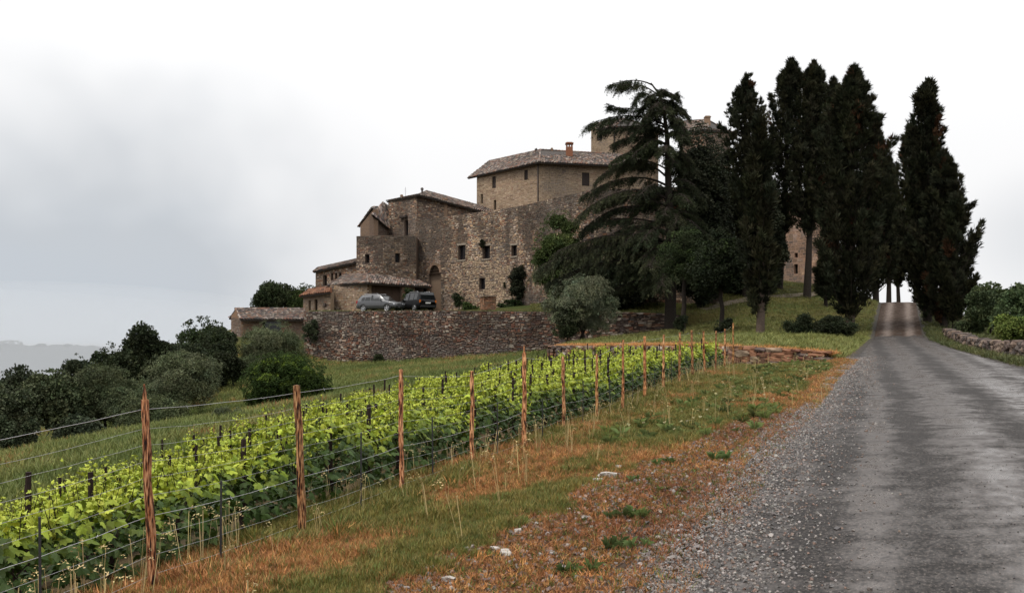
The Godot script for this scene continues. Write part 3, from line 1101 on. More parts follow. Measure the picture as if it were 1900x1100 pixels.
	part("wall_box", lmp.mesh(), M.pipe, t)
	roof(t, [P(556, 549.5, 100.8), P(614, 542, 98.6), P(613, 532.5, 104), P(575, 540, 106)], 62, TILES_RED)
	closing(t, [[562, 101.2], [570, 107], [612, 106], [613, 99.6]], 1.5, 6.4, mortar)

	# --- long shed lower down
	t = thing("long_shed", "long low brick shed with dark pantiled roof behind the olive trees", "shed", Vector3.ZERO)
	f = face(428, 101, 447, 97.8, 588, 592, 0.5)
	masonry(t, f, brown, 71)
	f = face(447, 97.8, 563, 96.8, 592, 592, 0.5)
	h = hole(f, 486, 595, 521, 616)
	masonry(t, f, style(RED + DARK, 0.22, 0.4, 0.09, 0.16, 0.03, Color(0.2, 0.14, 0.1), {"patchy": 0.5}), 72)
	window(t, f, h, "bare", "shed_opening")
	var gb := Buf.new()
	gb.col = Color(0.24, 0.15, 0.10)
	gb.tri(P(428, 588, 101), P(447, 592, 97.8), P(437, 574.5, 99.6))
	part("gable", gb.mesh(), M.mortar, t)
	roof(t, [P(446, 593, 97), P(564, 593, 96), P(564, 573.5, 100.8), P(436, 573, 101.5)], 73)
	roof(t, [P(424, 590, 103.5), P(446, 592.5, 105), P(564, 573.5, 100.8), P(436, 573, 101.5)], 74, TILES, 0.32, false)

	# --- villa
	t = thing("villa", "large pale tan villa with hipped roof and brick chimney above castle wall", "villa", Vector3.ZERO)
	f = face(884.5, 124, 1001, 115.5, 324.5, 300.5, 12)
	ws = [hole(f, 913, 327, 920, 349), hole(f, 972.5, 315, 979.5, 334), hole(f, 892, 360, 896, 378), hole(f, 916, 371, 920.5, 391)]
	masonry(t, f, ashlar, 81)
	window(t, f, ws[0], "shutter")
	window(t, f, ws[1], "shutter")
	window(t, f, ws[2], "bare")
	window(t, f, ws[3], "bare")
	var fr := face(1001, 115.5, 1200, 119.5, 300.5, 307, 12)
	h = hole(fr, 1080, 320, 1094, 345)
	masonry(t, fr, ashlar, 82)
	window(t, fr, h, "shutter")
	var bw := Buf.new()       # walled-up window
	bw.col = Color(0.33, 0.25, 0.17)
	var w0 := on_face(fr, 1021, 339)
	var w1 := on_face(fr, 1032, 316)
	_bar(bw, fr, w0.x, w1.x, w1.y, w1.y + 0.09, -0.05, 0.05)
	_bar(bw, fr, w1.x, w1.x + 0.1, w0.y, w1.y, -0.05, 0.05)
	_bar(bw, fr, w0.x - 0.1, w0.x, w0.y, w1.y, -0.05, 0.05)
	part("walled_up_window", bw.mesh(), M.stone, t)
	var dp := Buf.new()
	dp.tube([f.at(f.long - 0.15, 12, 0.12), f.at(f.long - 0.15, f.y1b - 0.2, 0.12)], [0.08, 0.08], 6)
	part("downpipe", dp.mesh(), M.pipe, t)
	var ridge0 := P(1003, 278, 122)
	var ridge1 := P(1160, 287, 126.5)
	roof(t, [P(868, 330.5, 124.8), P(1000, 301, 114.3), ridge0, P(915, 315, 131)], 83)
	roof(t, [P(1000, 301, 114.3), P(1215, 310.5, 118.6), P(1190, 289, 126.8), ridge0], 84)
	closing(t, [[884.5, 124], [925, 134], [1190, 134], [1200, 119.5]], 12, 22.5, Color(0.37, 0.28, 0.19))
	chimney(t, P(1056.5, 284, 120.5), 0.85, 0.75, M.brick, true)
	chimney(t, P(1024, 279, 122.5), 0.28, 0.1, M.mortar)
	var va := Buf.new()
	va.tube([P(994, 292, 121), P(994.5, 277, 121)], [0.09, 0.07], 6)
	va.tube([P(992.5, 278, 121), P(996.5, 276, 121)], [0.12, 0.14], 6)
	part("vent_pipe", va.mesh(), M.pipe, t)

	# --- tower behind the cedar
	t = thing("square_tower", "square tan tower with one small window rising behind the villa roof", "tower", Vector3.ZERO)
	f = face(1097, 134.5, 1138, 131, 241, 237, 20)
	h = hole(f, 1108, 245, 1118, 261)
	masonry(t, f, ashlar, 91)
	window(t, f, h, "shutter")
	f = face(1138, 131, 1222, 136, 237, 240, 20)
	masonry(t, f, ashlar, 92)
	var dpt := Buf.new()
	dpt.tube([f.at(0.1, 20, 0.14), f.at(0.1, f.y1a, 0.14)], [0.09, 0.09], 6)
	part("downpipe", dpt.mesh(), M.pipe, t)
	var peak := P(1160, 220, 138)
	roof(t, [P(1092, 242, 135.2), P(1138, 235.5, 130), peak, P(1118, 238, 144)], 93)
	roof(t, [P(1138, 235.5, 130), P(1228, 239.5, 136), P(1215, 238, 144), peak], 94)
	closing(t, [[1097, 134.5], [1120, 143], [1210, 143], [1222, 136]], 20, 31.5, Color(0.37, 0.28, 0.19))

	# --- hipped tower top among the cypresses
	t = thing("hipped_tower", "brown stone tower top with low pyramid roof between cedar and cypresses", "tower", Vector3.ZERO)
	f = face(1263, 128, 1315, 124, 244, 240, 10)
	masonry(t, f, brown, 101)
	f = face(1315, 124, 1356, 128, 240, 244, 10)
	masonry(t, f, brown, 102)
	peak = P(1312, 222, 130)
	roof(t, [P(1257, 246, 128.5), P(1315, 240.5, 123), peak, P(1270, 243, 136)], 103)
	roof(t, [P(1315, 240.5, 123), P(1363, 246, 128.5), P(1350, 243, 136), peak], 104)
	closing(t, [[1263, 128], [1272, 136], [1346, 136], [1356, 128]], 10, 29.5, mortar)
	chimney(t, P(1313, 226, 127.5), 0.7, 0.55, M.mortar)

	# --- pink wall seen between the trunks
	t = thing("plastered_house", "pinkish weathered house wall with small windows seen between cypress trunks", "house", Vector3.ZERO)
	f = face(1436, 107, 1534, 100.5, 372, 365, 6.5)
	ws = [hole(f, 1475, 469, 1481, 478), hole(f, 1474, 490, 1481, 508), hole(f, 1459, 415, 1464, 432)]
	masonry(t, f, style([Color(0.42, 0.27, 0.19), Color(0.46, 0.31, 0.22), Color(0.36, 0.25, 0.19), Color(0.30, 0.22, 0.18)], 0.4, 0.9, 0.2, 0.4, 0.02, Color(0.40, 0.27, 0.20), {"patchy": 0.7, "stain": 0.45}), 111)
	for w in ws:
		window(t, f, w, "bare")
	roof(t, [P(1430, 373, 106.5), P(1540, 366, 99.5), P(1534, 356, 106), P(1440, 362, 112)], 112)
	closing(t, [[1436, 107], [1445, 116], [1530, 114], [1534, 100.5]], 6.5, 16, mortar)

	# --- stone pier on the terrace
	var pier_at := base_of(905.5, 90.5)
	pier_at.y = ground(pier_at.x, 90.5)
	t = thing("stone_pier", "squat square brick pier with a flat cap on the terrace edge", "pier", pier_at)
	var sb := Buf.new()
	var pr := rng(120)
	for row in 8:
		for side in 4:
			var bs := Basis(Vector3.UP, side * PI / 2 + 0.35)
			var x0 := -0.6 + (0.15 if row % 2 else 0.0)
			while x0 < 0.58:
				var ww := minf(pr.randf_range(0.24, 0.4), 0.6 - x0)
				sb.col = vary(RED[pr.randi() % 4], pr, 0.3)
				sb.box(Vector3(x0, row * 0.16 + 0.005, 0.5), Vector3(x0 + ww - 0.015, row * 0.16 + 0.15, 0.6 + pr.randf() * 0.02), Transform3D(bs, Vector3.ZERO))
				x0 += ww
	part("brickwork", sb.mesh(), M.stone, t).set_meta("kind", "stuff")
	var core := Buf.new()
	core.col = Color(0.2, 0.14, 0.1)
	core.box(Vector3(-0.56, -0.3, -0.56), Vector3(0.56, 1.28, 0.56), Transform3D(Basis(Vector3.UP, 0.35), Vector3.ZERO))
	part("core", core.mesh(), M.mortar, t)
	var cap := Buf.new()
	cap.col = Color(0.34, 0.26, 0.2)
	cap.box(Vector3(-0.7, 1.282, -0.7), Vector3(0.7, 1.4, 0.7), Transform3D(Basis(Vector3.UP, 0.35), Vector3.ZERO))
	part("cap", cap.mesh(), M.stone, t)

# ---------------------------------------------------------------- field walls
func stone_meshes() -> void:
	MESH.stones = []
	for k in 6:
		var r := rng(300 + k)
		var b := Buf.new()
		# rounded block: cube sphere, 3x3 per face would be 108 faces; 2x2 keeps it at 48
		var id := {}
		for ax in 3:
			for sg in [-1, 1]:
				for a in 2:
					for c in 2:
						var q := []
						for co in [[0, 0], [1, 0], [1, 1], [0, 1]]:
							var u: float = (a + co[0]) - 1.0
							var v: float = (c + co[1]) - 1.0
							var p := Vector3.ZERO
							p[ax] = sg
							p[(ax + 1) % 3] = u
							p[(ax + 2) % 3] = v
							if not id.has(p):
								id[p] = b.v.size()
								var s := p / maxf(1.0, pow(absf(p.x) + absf(p.y) + absf(p.z), 0.17))
								b.v.append((s + Vector3(r.randf_range(-1, 1), r.randf_range(-1, 1), r.randf_range(-1, 1)) * 0.17) * 0.52)
								b.c.append(Color.WHITE)
							q.append(id[p])
						if sg > 0:
							b.i.append_array(PackedInt32Array([q[0], q[2], q[1], q[0], q[3], q[2]]))
						else:
							b.i.append_array(PackedInt32Array([q[0], q[1], q[2], q[0], q[2], q[3]]))
		MESH.stones.append(b.mesh())
	M.stone_tones = []
	var tones := DRY + [Color(0.30, 0.15, 0.09), Color(0.34, 0.25, 0.18)]
	for k in tones.size():
		var c: Color = tones[k]
		var m: StandardMaterial3D = M.stone.duplicate()
		m.vertex_color_use_as_albedo = false
		m.albedo_color = lin(c.r, c.g, c.b)
		M.stone_tones.append(m)

func laid_stones(parent: Node, f: Face, w0: float, w1: float, h0: float, h1: float, deep: float, seed_: int, u_from := 0.0, u_to := 1e9, tones := [], ragged := 0.0) -> int:
	# each stone its own part
	var r := rng(seed_)
	var made := 0
	var far := minf(u_to, f.long)
	var course := 0.0
	var bas := Basis(f.e, Vector3.UP, f.n)
	while course < 1.0:
		var probe := maxf(f.y1a - f.y0a, f.y1b - f.y0b)
		var hh := r.randf_range(h0, h1) / probe
		var u := u_from - r.randf() * w0
		while u < far:
			var w := r.randf_range(w0, w1)
			var um := u + w / 2
			u += w
			if um < u_from + 0.1 or um > far - 0.1:
				continue
			var tall := f.top(um) - f.bottom(um)
			var y := f.bottom(um) + (course + hh / 2) * tall
			if tall * hh < 0.05:
				continue
			var s := Basis(bas.x * (w * 1.03), bas.y * (hh * tall * r.randf_range(1.0, 1.22)), bas.z * deep * r.randf_range(0.85, 1.15))
			s = s * Basis(Vector3(0, 0, 1), r.randf_range(-0.07, 0.07))
			var o := part("stone", MESH.stones[r.randi() % 6], null, parent, Transform3D(s, f.at(um, y + r.randf_range(-ragged, ragged), -deep * 0.42 + r.randf_range(-0.05, 0.05))))
			var ti: int = tones[r.randi() % tones.size()] if tones.size() else r.randi() % M.stone_tones.size()
			o.material_override = M.stone_tones[ti]
			made += 1
		course += hh
	return made

func field_walls() -> void:
	stone_meshes()
	# low terrace wall at the head of the vineyard
	var t := thing("low_terrace_wall", "low dry-stone wall with straw edge at the head of the vineyard", "stone wall", Vector3.ZERO)
	for k in LOW_WALL.size() - 1:
		var a := LOW_WALL[k]
		var b := LOW_WALL[k + 1]
		var inner: Vector2 = Vector2(b.y - a.y, -(b.x - a.x)).normalized()
		if inner.dot(Vector2(12, 60) - a) < 0:
			inner = -inner
		var f := face_xd(a, b, low_ground.at(a.x, a.y) - 0.15, low_ground.at(b.x, b.y) - 0.15, mid_ground.at(a.x, a.y) + 0.02, mid_ground.at(b.x, b.y) + 0.02)
		var core := Buf.new()
		core.col = Color(0.07, 0.052, 0.042)
		var n := f.n
		core.quad(f.at(0, f.y0a, -0.16), f.at(f.long, f.y0b, -0.16), f.at(f.long, f.y1b - 0.06, -0.16), f.at(0, f.y1a - 0.06, -0.16))
		core.quad(f.at(0, f.y1a - 0.06, -0.16), f.at(f.long, f.y1b - 0.06, -0.16), f.at(f.long, f.y1b - 0.06, -0.9), f.at(0, f.y1a - 0.06, -0.9))
		part("earth_core", core.mesh(), M.mortar, t)
		laid_stones(t, f, 0.3, 0.72, 0.17, 0.27, 0.42, 400 + k, 0.0, 1e9, [] if k == 1 else [0, 2, 4, 7, 7, 8, 1])
	# retaining wall of the car terrace
	t = thing("retaining_wall", "long tall brown rubble retaining wall below the parked cars", "stone wall", Vector3.ZERO)
	var sty := style(DRY, 0.16, 0.5, 0.10, 0.27, 0.085, Color(0.07, 0.05, 0.042), {"patchy": 0.6, "stain": 0.35, "ragged": 0.035, "wavy": 0.3})
	var tops := [4.86, 4.74, 4.42, 4.0]
	var feet := [-0.6, -0.2, 0.4, 1.9]
	for k in 3:
		var f := face_xd(BIG_WALL[k], BIG_WALL[k + 1], feet[k], feet[k + 1], tops[k], tops[k + 1])
		if k == 2:
			sty = sty.duplicate()
			sty["from"] = 1e8
		masonry(t, f, sty, 420 + k, 0.9)
		if k == 2:
			laid_stones(t, f, 0.3, 0.75, 0.18, 0.32, 0.4, 430)
	var lf := face_xd(Vector2(-22.5, 112), BIG_WALL[0], 1.5, -0.6, 5.0, 4.86)
	lf.n = -lf.n if lf.n.x > 0 else lf.n
	masonry(t, lf, style(DRY, 0.22, 0.55, 0.12, 0.26, 0.075, Color(0.085, 0.062, 0.05)), 440, 0.9)
	# tumbled wall on the right of the road
	t = thing("roadside_wall", "low tumbled mossy field wall on the bank right of the road", "stone wall", Vector3.ZERO)
	var line := [Vector2(16.6, 22.0), Vector2(18.3, 31.0), Vector2(20.6, 39.5), Vector2(23.6, 49.0), Vector2(27.3, 59.5)]
	for k in line.size() - 1:
		var a: Vector2 = line[k]
		var b: Vector2 = line[k + 1]
		var f := face_xd(a, b, ground(a.x, a.y) - 0.1, ground(b.x, b.y) - 0.1, ground(a.x, a.y) + 0.50, ground(b.x, b.y) + 0.46)
		laid_stones(t, f, 0.24, 0.62, 0.14, 0.27, 0.5, 450 + k, 0.0, 1e9, [0, 1, 1, 3, 5, 5], 0.06)
# ---------------------------------------------------------------- plants
func sprig_meshes() -> void:
	var r := rng(500)
	# upright scale-leaf spray of a cypress
	MESH.tuft = []
	for k in 3:
		var b := Buf.new()
		for q in 15:
			var a := r.randf() * TAU
			var tilt := r.randf_range(0.05, 0.75)
			var d := Vector3(sin(tilt) * cos(a), cos(tilt), sin(tilt) * sin(a))
			var side := d.cross(rand_dir(r)).normalized()
			var l := r.randf_range(0.55, 1.0)
			var root := d * r.randf_range(0.0, 0.25) + rand_dir(r) * 0.08
			var w := r.randf_range(0.045, 0.085)
			b.quad(root, root + d * l * 0.45 + side * w, root + d * l, root + d * l * 0.45 - side * w)
		MESH.tuft.append(b.mesh())
	# cedar needles: a flat hanging fan
	MESH.fan = []
	for k in 3:
		var b := Buf.new()
		for q in 20:
			var t := r.randf()
			var root := Vector3(0, t, 0) + rand_dir(r) * 0.04
			var d := Vector3(r.randf_range(-1, 1), r.randf_range(0.1, 0.8), r.randf_range(-0.5, 0.5)).normalized()
			var side := d.cross(rand_dir(r)).normalized()
			var l := r.randf_range(0.25, 0.5) * (1.1 - 0.5 * t)
			b.quad(root, root + d * l * 0.5 + side * 0.032, root + d * l, root + d * l * 0.5 - side * 0.032)
		MESH.fan.append(b.mesh())
	# broad leaves and narrow leaves on a twig
	for a in [["broad", 0.30, 0.17, 14], ["narrow", 0.34, 0.055, 18]]:
		MESH[a[0]] = []
		for k in 3:
			var b := Buf.new()
			for q in int(a[3]):
				var root := rand_dir(r) * r.randf_range(0.1, 0.55)
				root.y = absf(root.y) * 0.9
				var d := (root + rand_dir(r) * 0.5).normalized()
				var side := d.cross(rand_dir(r)).normalized()
				var l: float = a[1] * r.randf_range(0.7, 1.3)
				var w: float = a[2] * r.randf_range(0.7, 1.2)
				var fold := d.cross(side) * w * 0.35
				b.tri(root, root + d * l * 0.5 + side * w + fold, root + d * l)
				b.tri(root, root + d * l, root + d * l * 0.5 - side * w + fold)
			MESH[a[0]].append(b.mesh())
	# grass tufts: soft leaning blades
	MESH.grass = []
	for k in 4:
		var b := Buf.new()
		for q in 11:
			var a := r.randf() * TAU
			var out := Vector3(cos(a), 0, sin(a))
			var root := out * r.randf_range(0.0, 0.22) + Vector3(r.randf_range(-0.1, 0.1), -0.05, r.randf_range(-0.1, 0.1))
			var l := r.randf_range(0.45, 1.0)
			var lean := r.randf_range(0.1, 0.6)
			var side := out.cross(Vector3.UP).rotated(Vector3.UP, r.randf_range(-1, 1)) * r.randf_range(0.012, 0.024)
			var m1 := root + Vector3.UP * l * 0.5 + out * lean * l * 0.22
			var tip := root + Vector3.UP * l * 0.92 + out * lean * l * 0.8
			b.quad(root - side, root + side, m1 + side * 0.8, m1 - side * 0.8)
			b.tri(m1 - side * 0.8, m1 + side * 0.8, tip)
		MESH.grass.append(b.mesh())
	# seed stalks with a drooping ear
	MESH.stalk = []
	for k in 2:
		var b := Buf.new()
		for q in 3:
			var a := r.randf() * TAU
			var out := Vector3(cos(a), 0, sin(a))
			var l := r.randf_range(0.75, 1.0)
			var p0 := out * 0.05
			var p1 := p0 + Vector3.UP * l * 0.85 + out * 0.1
			var s := out.cross(Vector3.UP) * 0.006
			b.quad(p0 - s, p0 + s, p1 + s, p1 - s)
			for z in 6:
				var p := p1 + out * 0.025 * z + Vector3.UP * (0.045 * z - 0.008 * z * z)
				var d := (out + rand_dir(r) * 0.8).normalized() * 0.05
				var w := d.cross(rand_dir(r)).normalized() * 0.010
				b.quad(p, p + d * 0.5 + w, p + d, p + d * 0.5 - w)
		MESH.stalk.append(b.mesh())
	# lobed vine leaf lying in xz, stalk at the origin, tip along +z
	MESH.vine = []
	for k in 3:
		var b := Buf.new()
		var rim := []
		var lobes := [[-2.75, 0.42], [-2.1, 0.62], [-1.75, 0.45], [-1.25, 0.80], [-0.75, 0.52], [-0.32, 0.78], [0.0, 1.0], [0.32, 0.78], [0.75, 0.52], [1.25, 0.80], [1.75, 0.45], [2.1, 0.62], [2.75, 0.42]]
		for q in lobes:
			var a: float = q[0] + r.randf_range(-0.06, 0.06)
			var l: float = q[1] * r.randf_range(0.88, 1.1)
			rim.append(Vector3(sin(a) * l * 0.62, -0.16 * absf(sin(a)) * l + r.randf_range(-0.05, 0.05) - 0.15 * l * l, 0.32 + cos(a) * l * 0.62))
		for q in rim.size() - 1:
			b.tri(Vector3(0, 0.03, 0.30), rim[q], rim[q + 1])
		b.quad(Vector3(-0.012, -0.02, -0.35), Vector3(0.012, -0.02, -0.35), Vector3(0.012, 0.02, 0.3), Vector3(-0.012, 0.02, 0.3))
		MESH.vine.append(b.mesh())
	# weeds: rosette of pointed leaves
	var wb := Buf.new()
	for q in 26:
		var a := TAU * q / 26.0 + r.randf() * 0.5
		var out := Vector3(cos(a), 0, sin(a))
		var s := out.cross(Vector3.UP) * 0.055
		out *= r.randf_range(0.5, 1.1)
		var rise := r.randf_range(0.2, 1.3)
		wb.quad(Vector3.ZERO, out * 0.45 + Vector3.UP * rise * 0.7 + s, out * 0.95 + Vector3.UP * rise * 0.75, out * 0.45 + Vector3.UP * rise * 0.7 - s)
	MESH.weed = wb.mesh()

func stick_mesh(path: Array, radii: Array, sides := 8) -> Mesh:
	var b := Buf.new()
	b.tube(path, radii, sides)
	b.smooth_normals()
	return b.mesh()

func crooked(a: Vector3, b: Vector3, r: RandomNumberGenerator, steps: int, wobble: float) -> Array:
	var out := []
	for k in steps + 1:
		var t := k / float(steps)
		out.append(a.lerp(b, t) + Vector3(r.randf_range(-1, 1), 0, r.randf_range(-1, 1)) * wobble * sin(t * PI))
	return out

func taper(n: int, r0: float, r1: float) -> Array:
	var out := []
	for k in n:
		out.append(lerpf(r0, r1, pow(k / float(n - 1), 0.8)))
	return out

func cypress(o: Dictionary) -> void:
	# o: px, d, base (py or height from the ground), top py, crown py, half width px, seed, label, [open], [lean px]
	var r := rng(o.seed)
	var d: float = o.d
	var at := base_of(o.px, d)
	at.y = ground(at.x, d) - 0.1
	var top := P(o.px + o.get("lean", 0.0), o.top, d)
	var H := top.y - at.y
	var half: float = o.half / F * d * 1.05
	var bare: float = clampf((P(0, o.crown, d).y - at.y) / H, 0.02, 0.7)
	var t := thing("cypress_tree", o.label, "tree", at, "cypresses lining the drive")
	var axis := crooked(Vector3.ZERO, Vector3(top.x - at.x, H * 0.97, 0), r, 6, 0.12)
	part("trunk", stick_mesh(axis, taper(7, 0.13 + H * 0.0115, 0.03)), M.bark_pale if o.get("pale", false) else M.bark_dark, t)
	var sc := Scatter.new()
	var open: float = o.get("open", 0.0)
	var plumes := int((46 + H * 4.2) * (half / 1.7) * (1.0 - open * 0.35))
	plumes = clampi(plumes, 24, 210)
	var base_c := Color(0.026, 0.028, 0.016)
	var limbs := Buf.new()
	var widest: float = o.get("widest", 0.35)
	for k in plumes:
		var q := (k + r.randf()) / plumes
		var h := bare + (1.0 - bare) * q        # share of height at the plume's foot
		var s := (h - bare) / (1.0 - bare)
		var prof := 1.0
		if s < 0.16:
			prof = pow(s / 0.16, 0.5) * 0.85 + 0.15
		elif s > widest:
			prof = pow(clampf((1.0 - s) / (1.0 - widest), 0, 1), o.get("tip", 0.8))
		prof = maxf(prof, 0.05)
		var ang := k * 2.39996 + r.randf_range(-0.5, 0.5)
		var side := Vector3(cos(ang), 0, sin(ang))
		if o.has("ragged") and side.x > 0.2 and r.randf() < 0.5:
			prof *= r.randf_range(1.0, 1.0 + o.ragged)
		var reach := half * prof * (r.randf_range(0.55, 1.12) if k % 3 else r.randf_range(0.05, 0.55))
		var mid: Vector3 = Vector3.ZERO.lerp(Vector3(top.x - at.x, 0, 0), h)
		var foot := mid + side * reach * 0.55 + Vector3.UP * h * H
		var ln := clampf(H * 0.13, 0.9, 2.6) * r.randf_range(0.7, 1.25) * (0.55 + 0.45 * prof)
		var tip := mid + side * reach + Vector3.UP * minf(h * H + ln, H - reach * 1.5 - r.randf() * (1.1 if s < 0.88 else 0.5))
		if k == plumes - 1:
			tip = Vector3(top.x - at.x, H, 0)
		foot.y = minf(foot.y, tip.y - 0.5)
		limbs.tube([mid + Vector3.UP * maxf(h * H - ln * 0.4, bare * H * 0.9), foot, tip], [0.05, 0.03, 0.01], 4, false)
		var thick := clampf(ln * 0.24, 0.16, 0.55)
		var n := int(34 * (1.0 - open * 0.3))
		var tone := vary(base_c, r, 0.45)
		if r.randf() < 0.035:
			tone = Color(0.060, 0.032, 0.018)
		for z in n:
			var u := pow(r.randf(), 0.8)
			var w := thick * sin(PI * clampf(u * 0.8 + 0.18, 0, 1)) 
			var pos := foot.lerp(tip, u) + rand_dir(r) * w * pow(r.randf(), 0.4)
			var dir := (Vector3.UP * 1.1 + side * 0.45 + rand_dir(r) * 0.55)
			sc.put(basis_toward(dir, r.randf() * TAU, r.randf_range(0.30, 0.58) * o.get("grain", 1.0), r.randf_range(0.8, 1.3)), pos, vary(tone, r, 0.3))
	part("limbs", limbs.mesh(), M.bark_dark, t)
	sc.make("crown", MESH.tuft[o.seed % 3], M.needles, t).set_meta("kind", "stuff")

func broad_tree(o: Dictionary) -> void:
	# o: px, d, box [px0, py0, px1, py1], seed, label, called, color, kind, [group], [blobs], [size]
	var r := rng(o.seed)
	var d: float = o.d
	var bx: Array = o.box
	var lo := P(bx[0], bx[3], d)
	var hi := P(bx[2], bx[1], d)
	var at := Vector3(lerpf(lo.x, hi.x, o.get("at", 0.5)), 0, -d)
	at.y = ground(at.x, d) - 0.08
	if o.get("wall", false):
		at.y = lo.y
	var t := thing(o.get("called", "leafy_tree"), o.label, o.get("category", "tree"), at, o.get("group", ""))
	var mid := (lo + hi) * 0.5 - at
	var half := (hi - lo) * 0.5
	half.z = minf(absf(half.x) * 0.9, maxf(half.y * 1.3, 1.0))
	var stems: int = o.get("stems", 1)
	var girth: float = clampf(hi.y - at.y, 1.0, 9.0) * 0.028
	var tb := Buf.new()
	var blobs: int = o.get("blobs", 26)
	var centres := []
	for k in blobs:
		var v := rand_dir(r)
		v *= pow(r.randf(), 0.33) * r.randf_range(0.62, 0.98)
		if v.y < -0.35 and not o.get("full", false):
			v.y *= 0.5
		centres.append(mid + Vector3(v.x * half.x, v.y * half.y, v.z * half.z))
	for k in stems:
		var root := Vector3(r.randf_range(-0.3, 0.3), 0, r.randf_range(-0.3, 0.3)) * (0.0 if stems == 1 else 1.0)
		var fork := mid + Vector3(r.randf_range(-0.2, 0.2) * half.x, -half.y * 0.35, 0)
		tb.tube(crooked(root, fork, r, 4, 0.1), taper(5, girth, girth * 0.6), 8)
	var trunk := part("trunk", tb.mesh(), o.get("bark", M.bark_dark), t)
	var lb := Buf.new()
	var fork2 := mid + Vector3(0, -half.y * 0.35, 0)
	for c in centres:
		lb.tube(crooked(fork2, c, r, 3, 0.15), taper(4, girth * 0.4, 0.012), 5, false)
	part("limbs", lb.mesh(), o.get("bark", M.bark_dark), t)
	var sc := Scatter.new()
	var kind: Array = MESH[o.get("kind", "broad")]
	var size: float = o.get("size", 0.42)
	var rad: float = minf(half.x, half.y) * o.get("lump", 0.46)
	var per := int(clampf(o.get("dense", 1.0) * 62.0 * pow(rad / size, 2) * 0.42, 30, 260))
	if o.has("russet"):
		centres.append(P(o.russet[0], o.russet[1], d - half.z * 0.8) - at)
	for c in centres:
		var rr := rad * r.randf_range(0.5, 1.3)
		var tone: Color = vary(o.color, r, 0.28)
		if o.has("russet") and c == centres[-1]:
			tone = Color(0.17, 0.06, 0.03)
			rr *= 0.4
		for z in per:
			var v := rand_dir(r)
			if v.y < -0.25 and r.randf() < 0.5:
				v.y = -v.y
			var pos: Vector3 = c + Vector3(v.x, v.y * 0.75, v.z) * rr * pow(r.randf(), 0.38)
			var young := 0.0
			if o.has("tips") and v.y > 0.45 and r.randf() < o.get("tip_share", 0.4):
				young = r.randf()
			var cc := vary(tone, r, 0.35)
			if young > 0:
				cc = cc.lerp(o.tips, young)
			sc.put(basis_toward(v + Vector3.UP * 0.35 + rand_dir(r) * 0.5, r.randf() * TAU, size * r.randf_range(0.7, 1.3)), pos, cc)
	# loose sprays breaking the outline
	for k in int(per * blobs * 0.09):
		var v := rand_dir(r)
		var pos := mid + Vector3(v.x * half.x, v.y * half.y, v.z * half.z) * r.randf_range(0.9, 1.08)
		if v.y < -0.5:
			continue
		sc.put(basis_toward(v + Vector3.UP * 0.5, r.randf() * TAU, size * r.randf_range(0.5, 0.9)), pos, vary(o.color, r, 0.4))
	sc.make("crown", kind[o.seed % 3], M.leaves, t).set_meta("kind", "stuff")

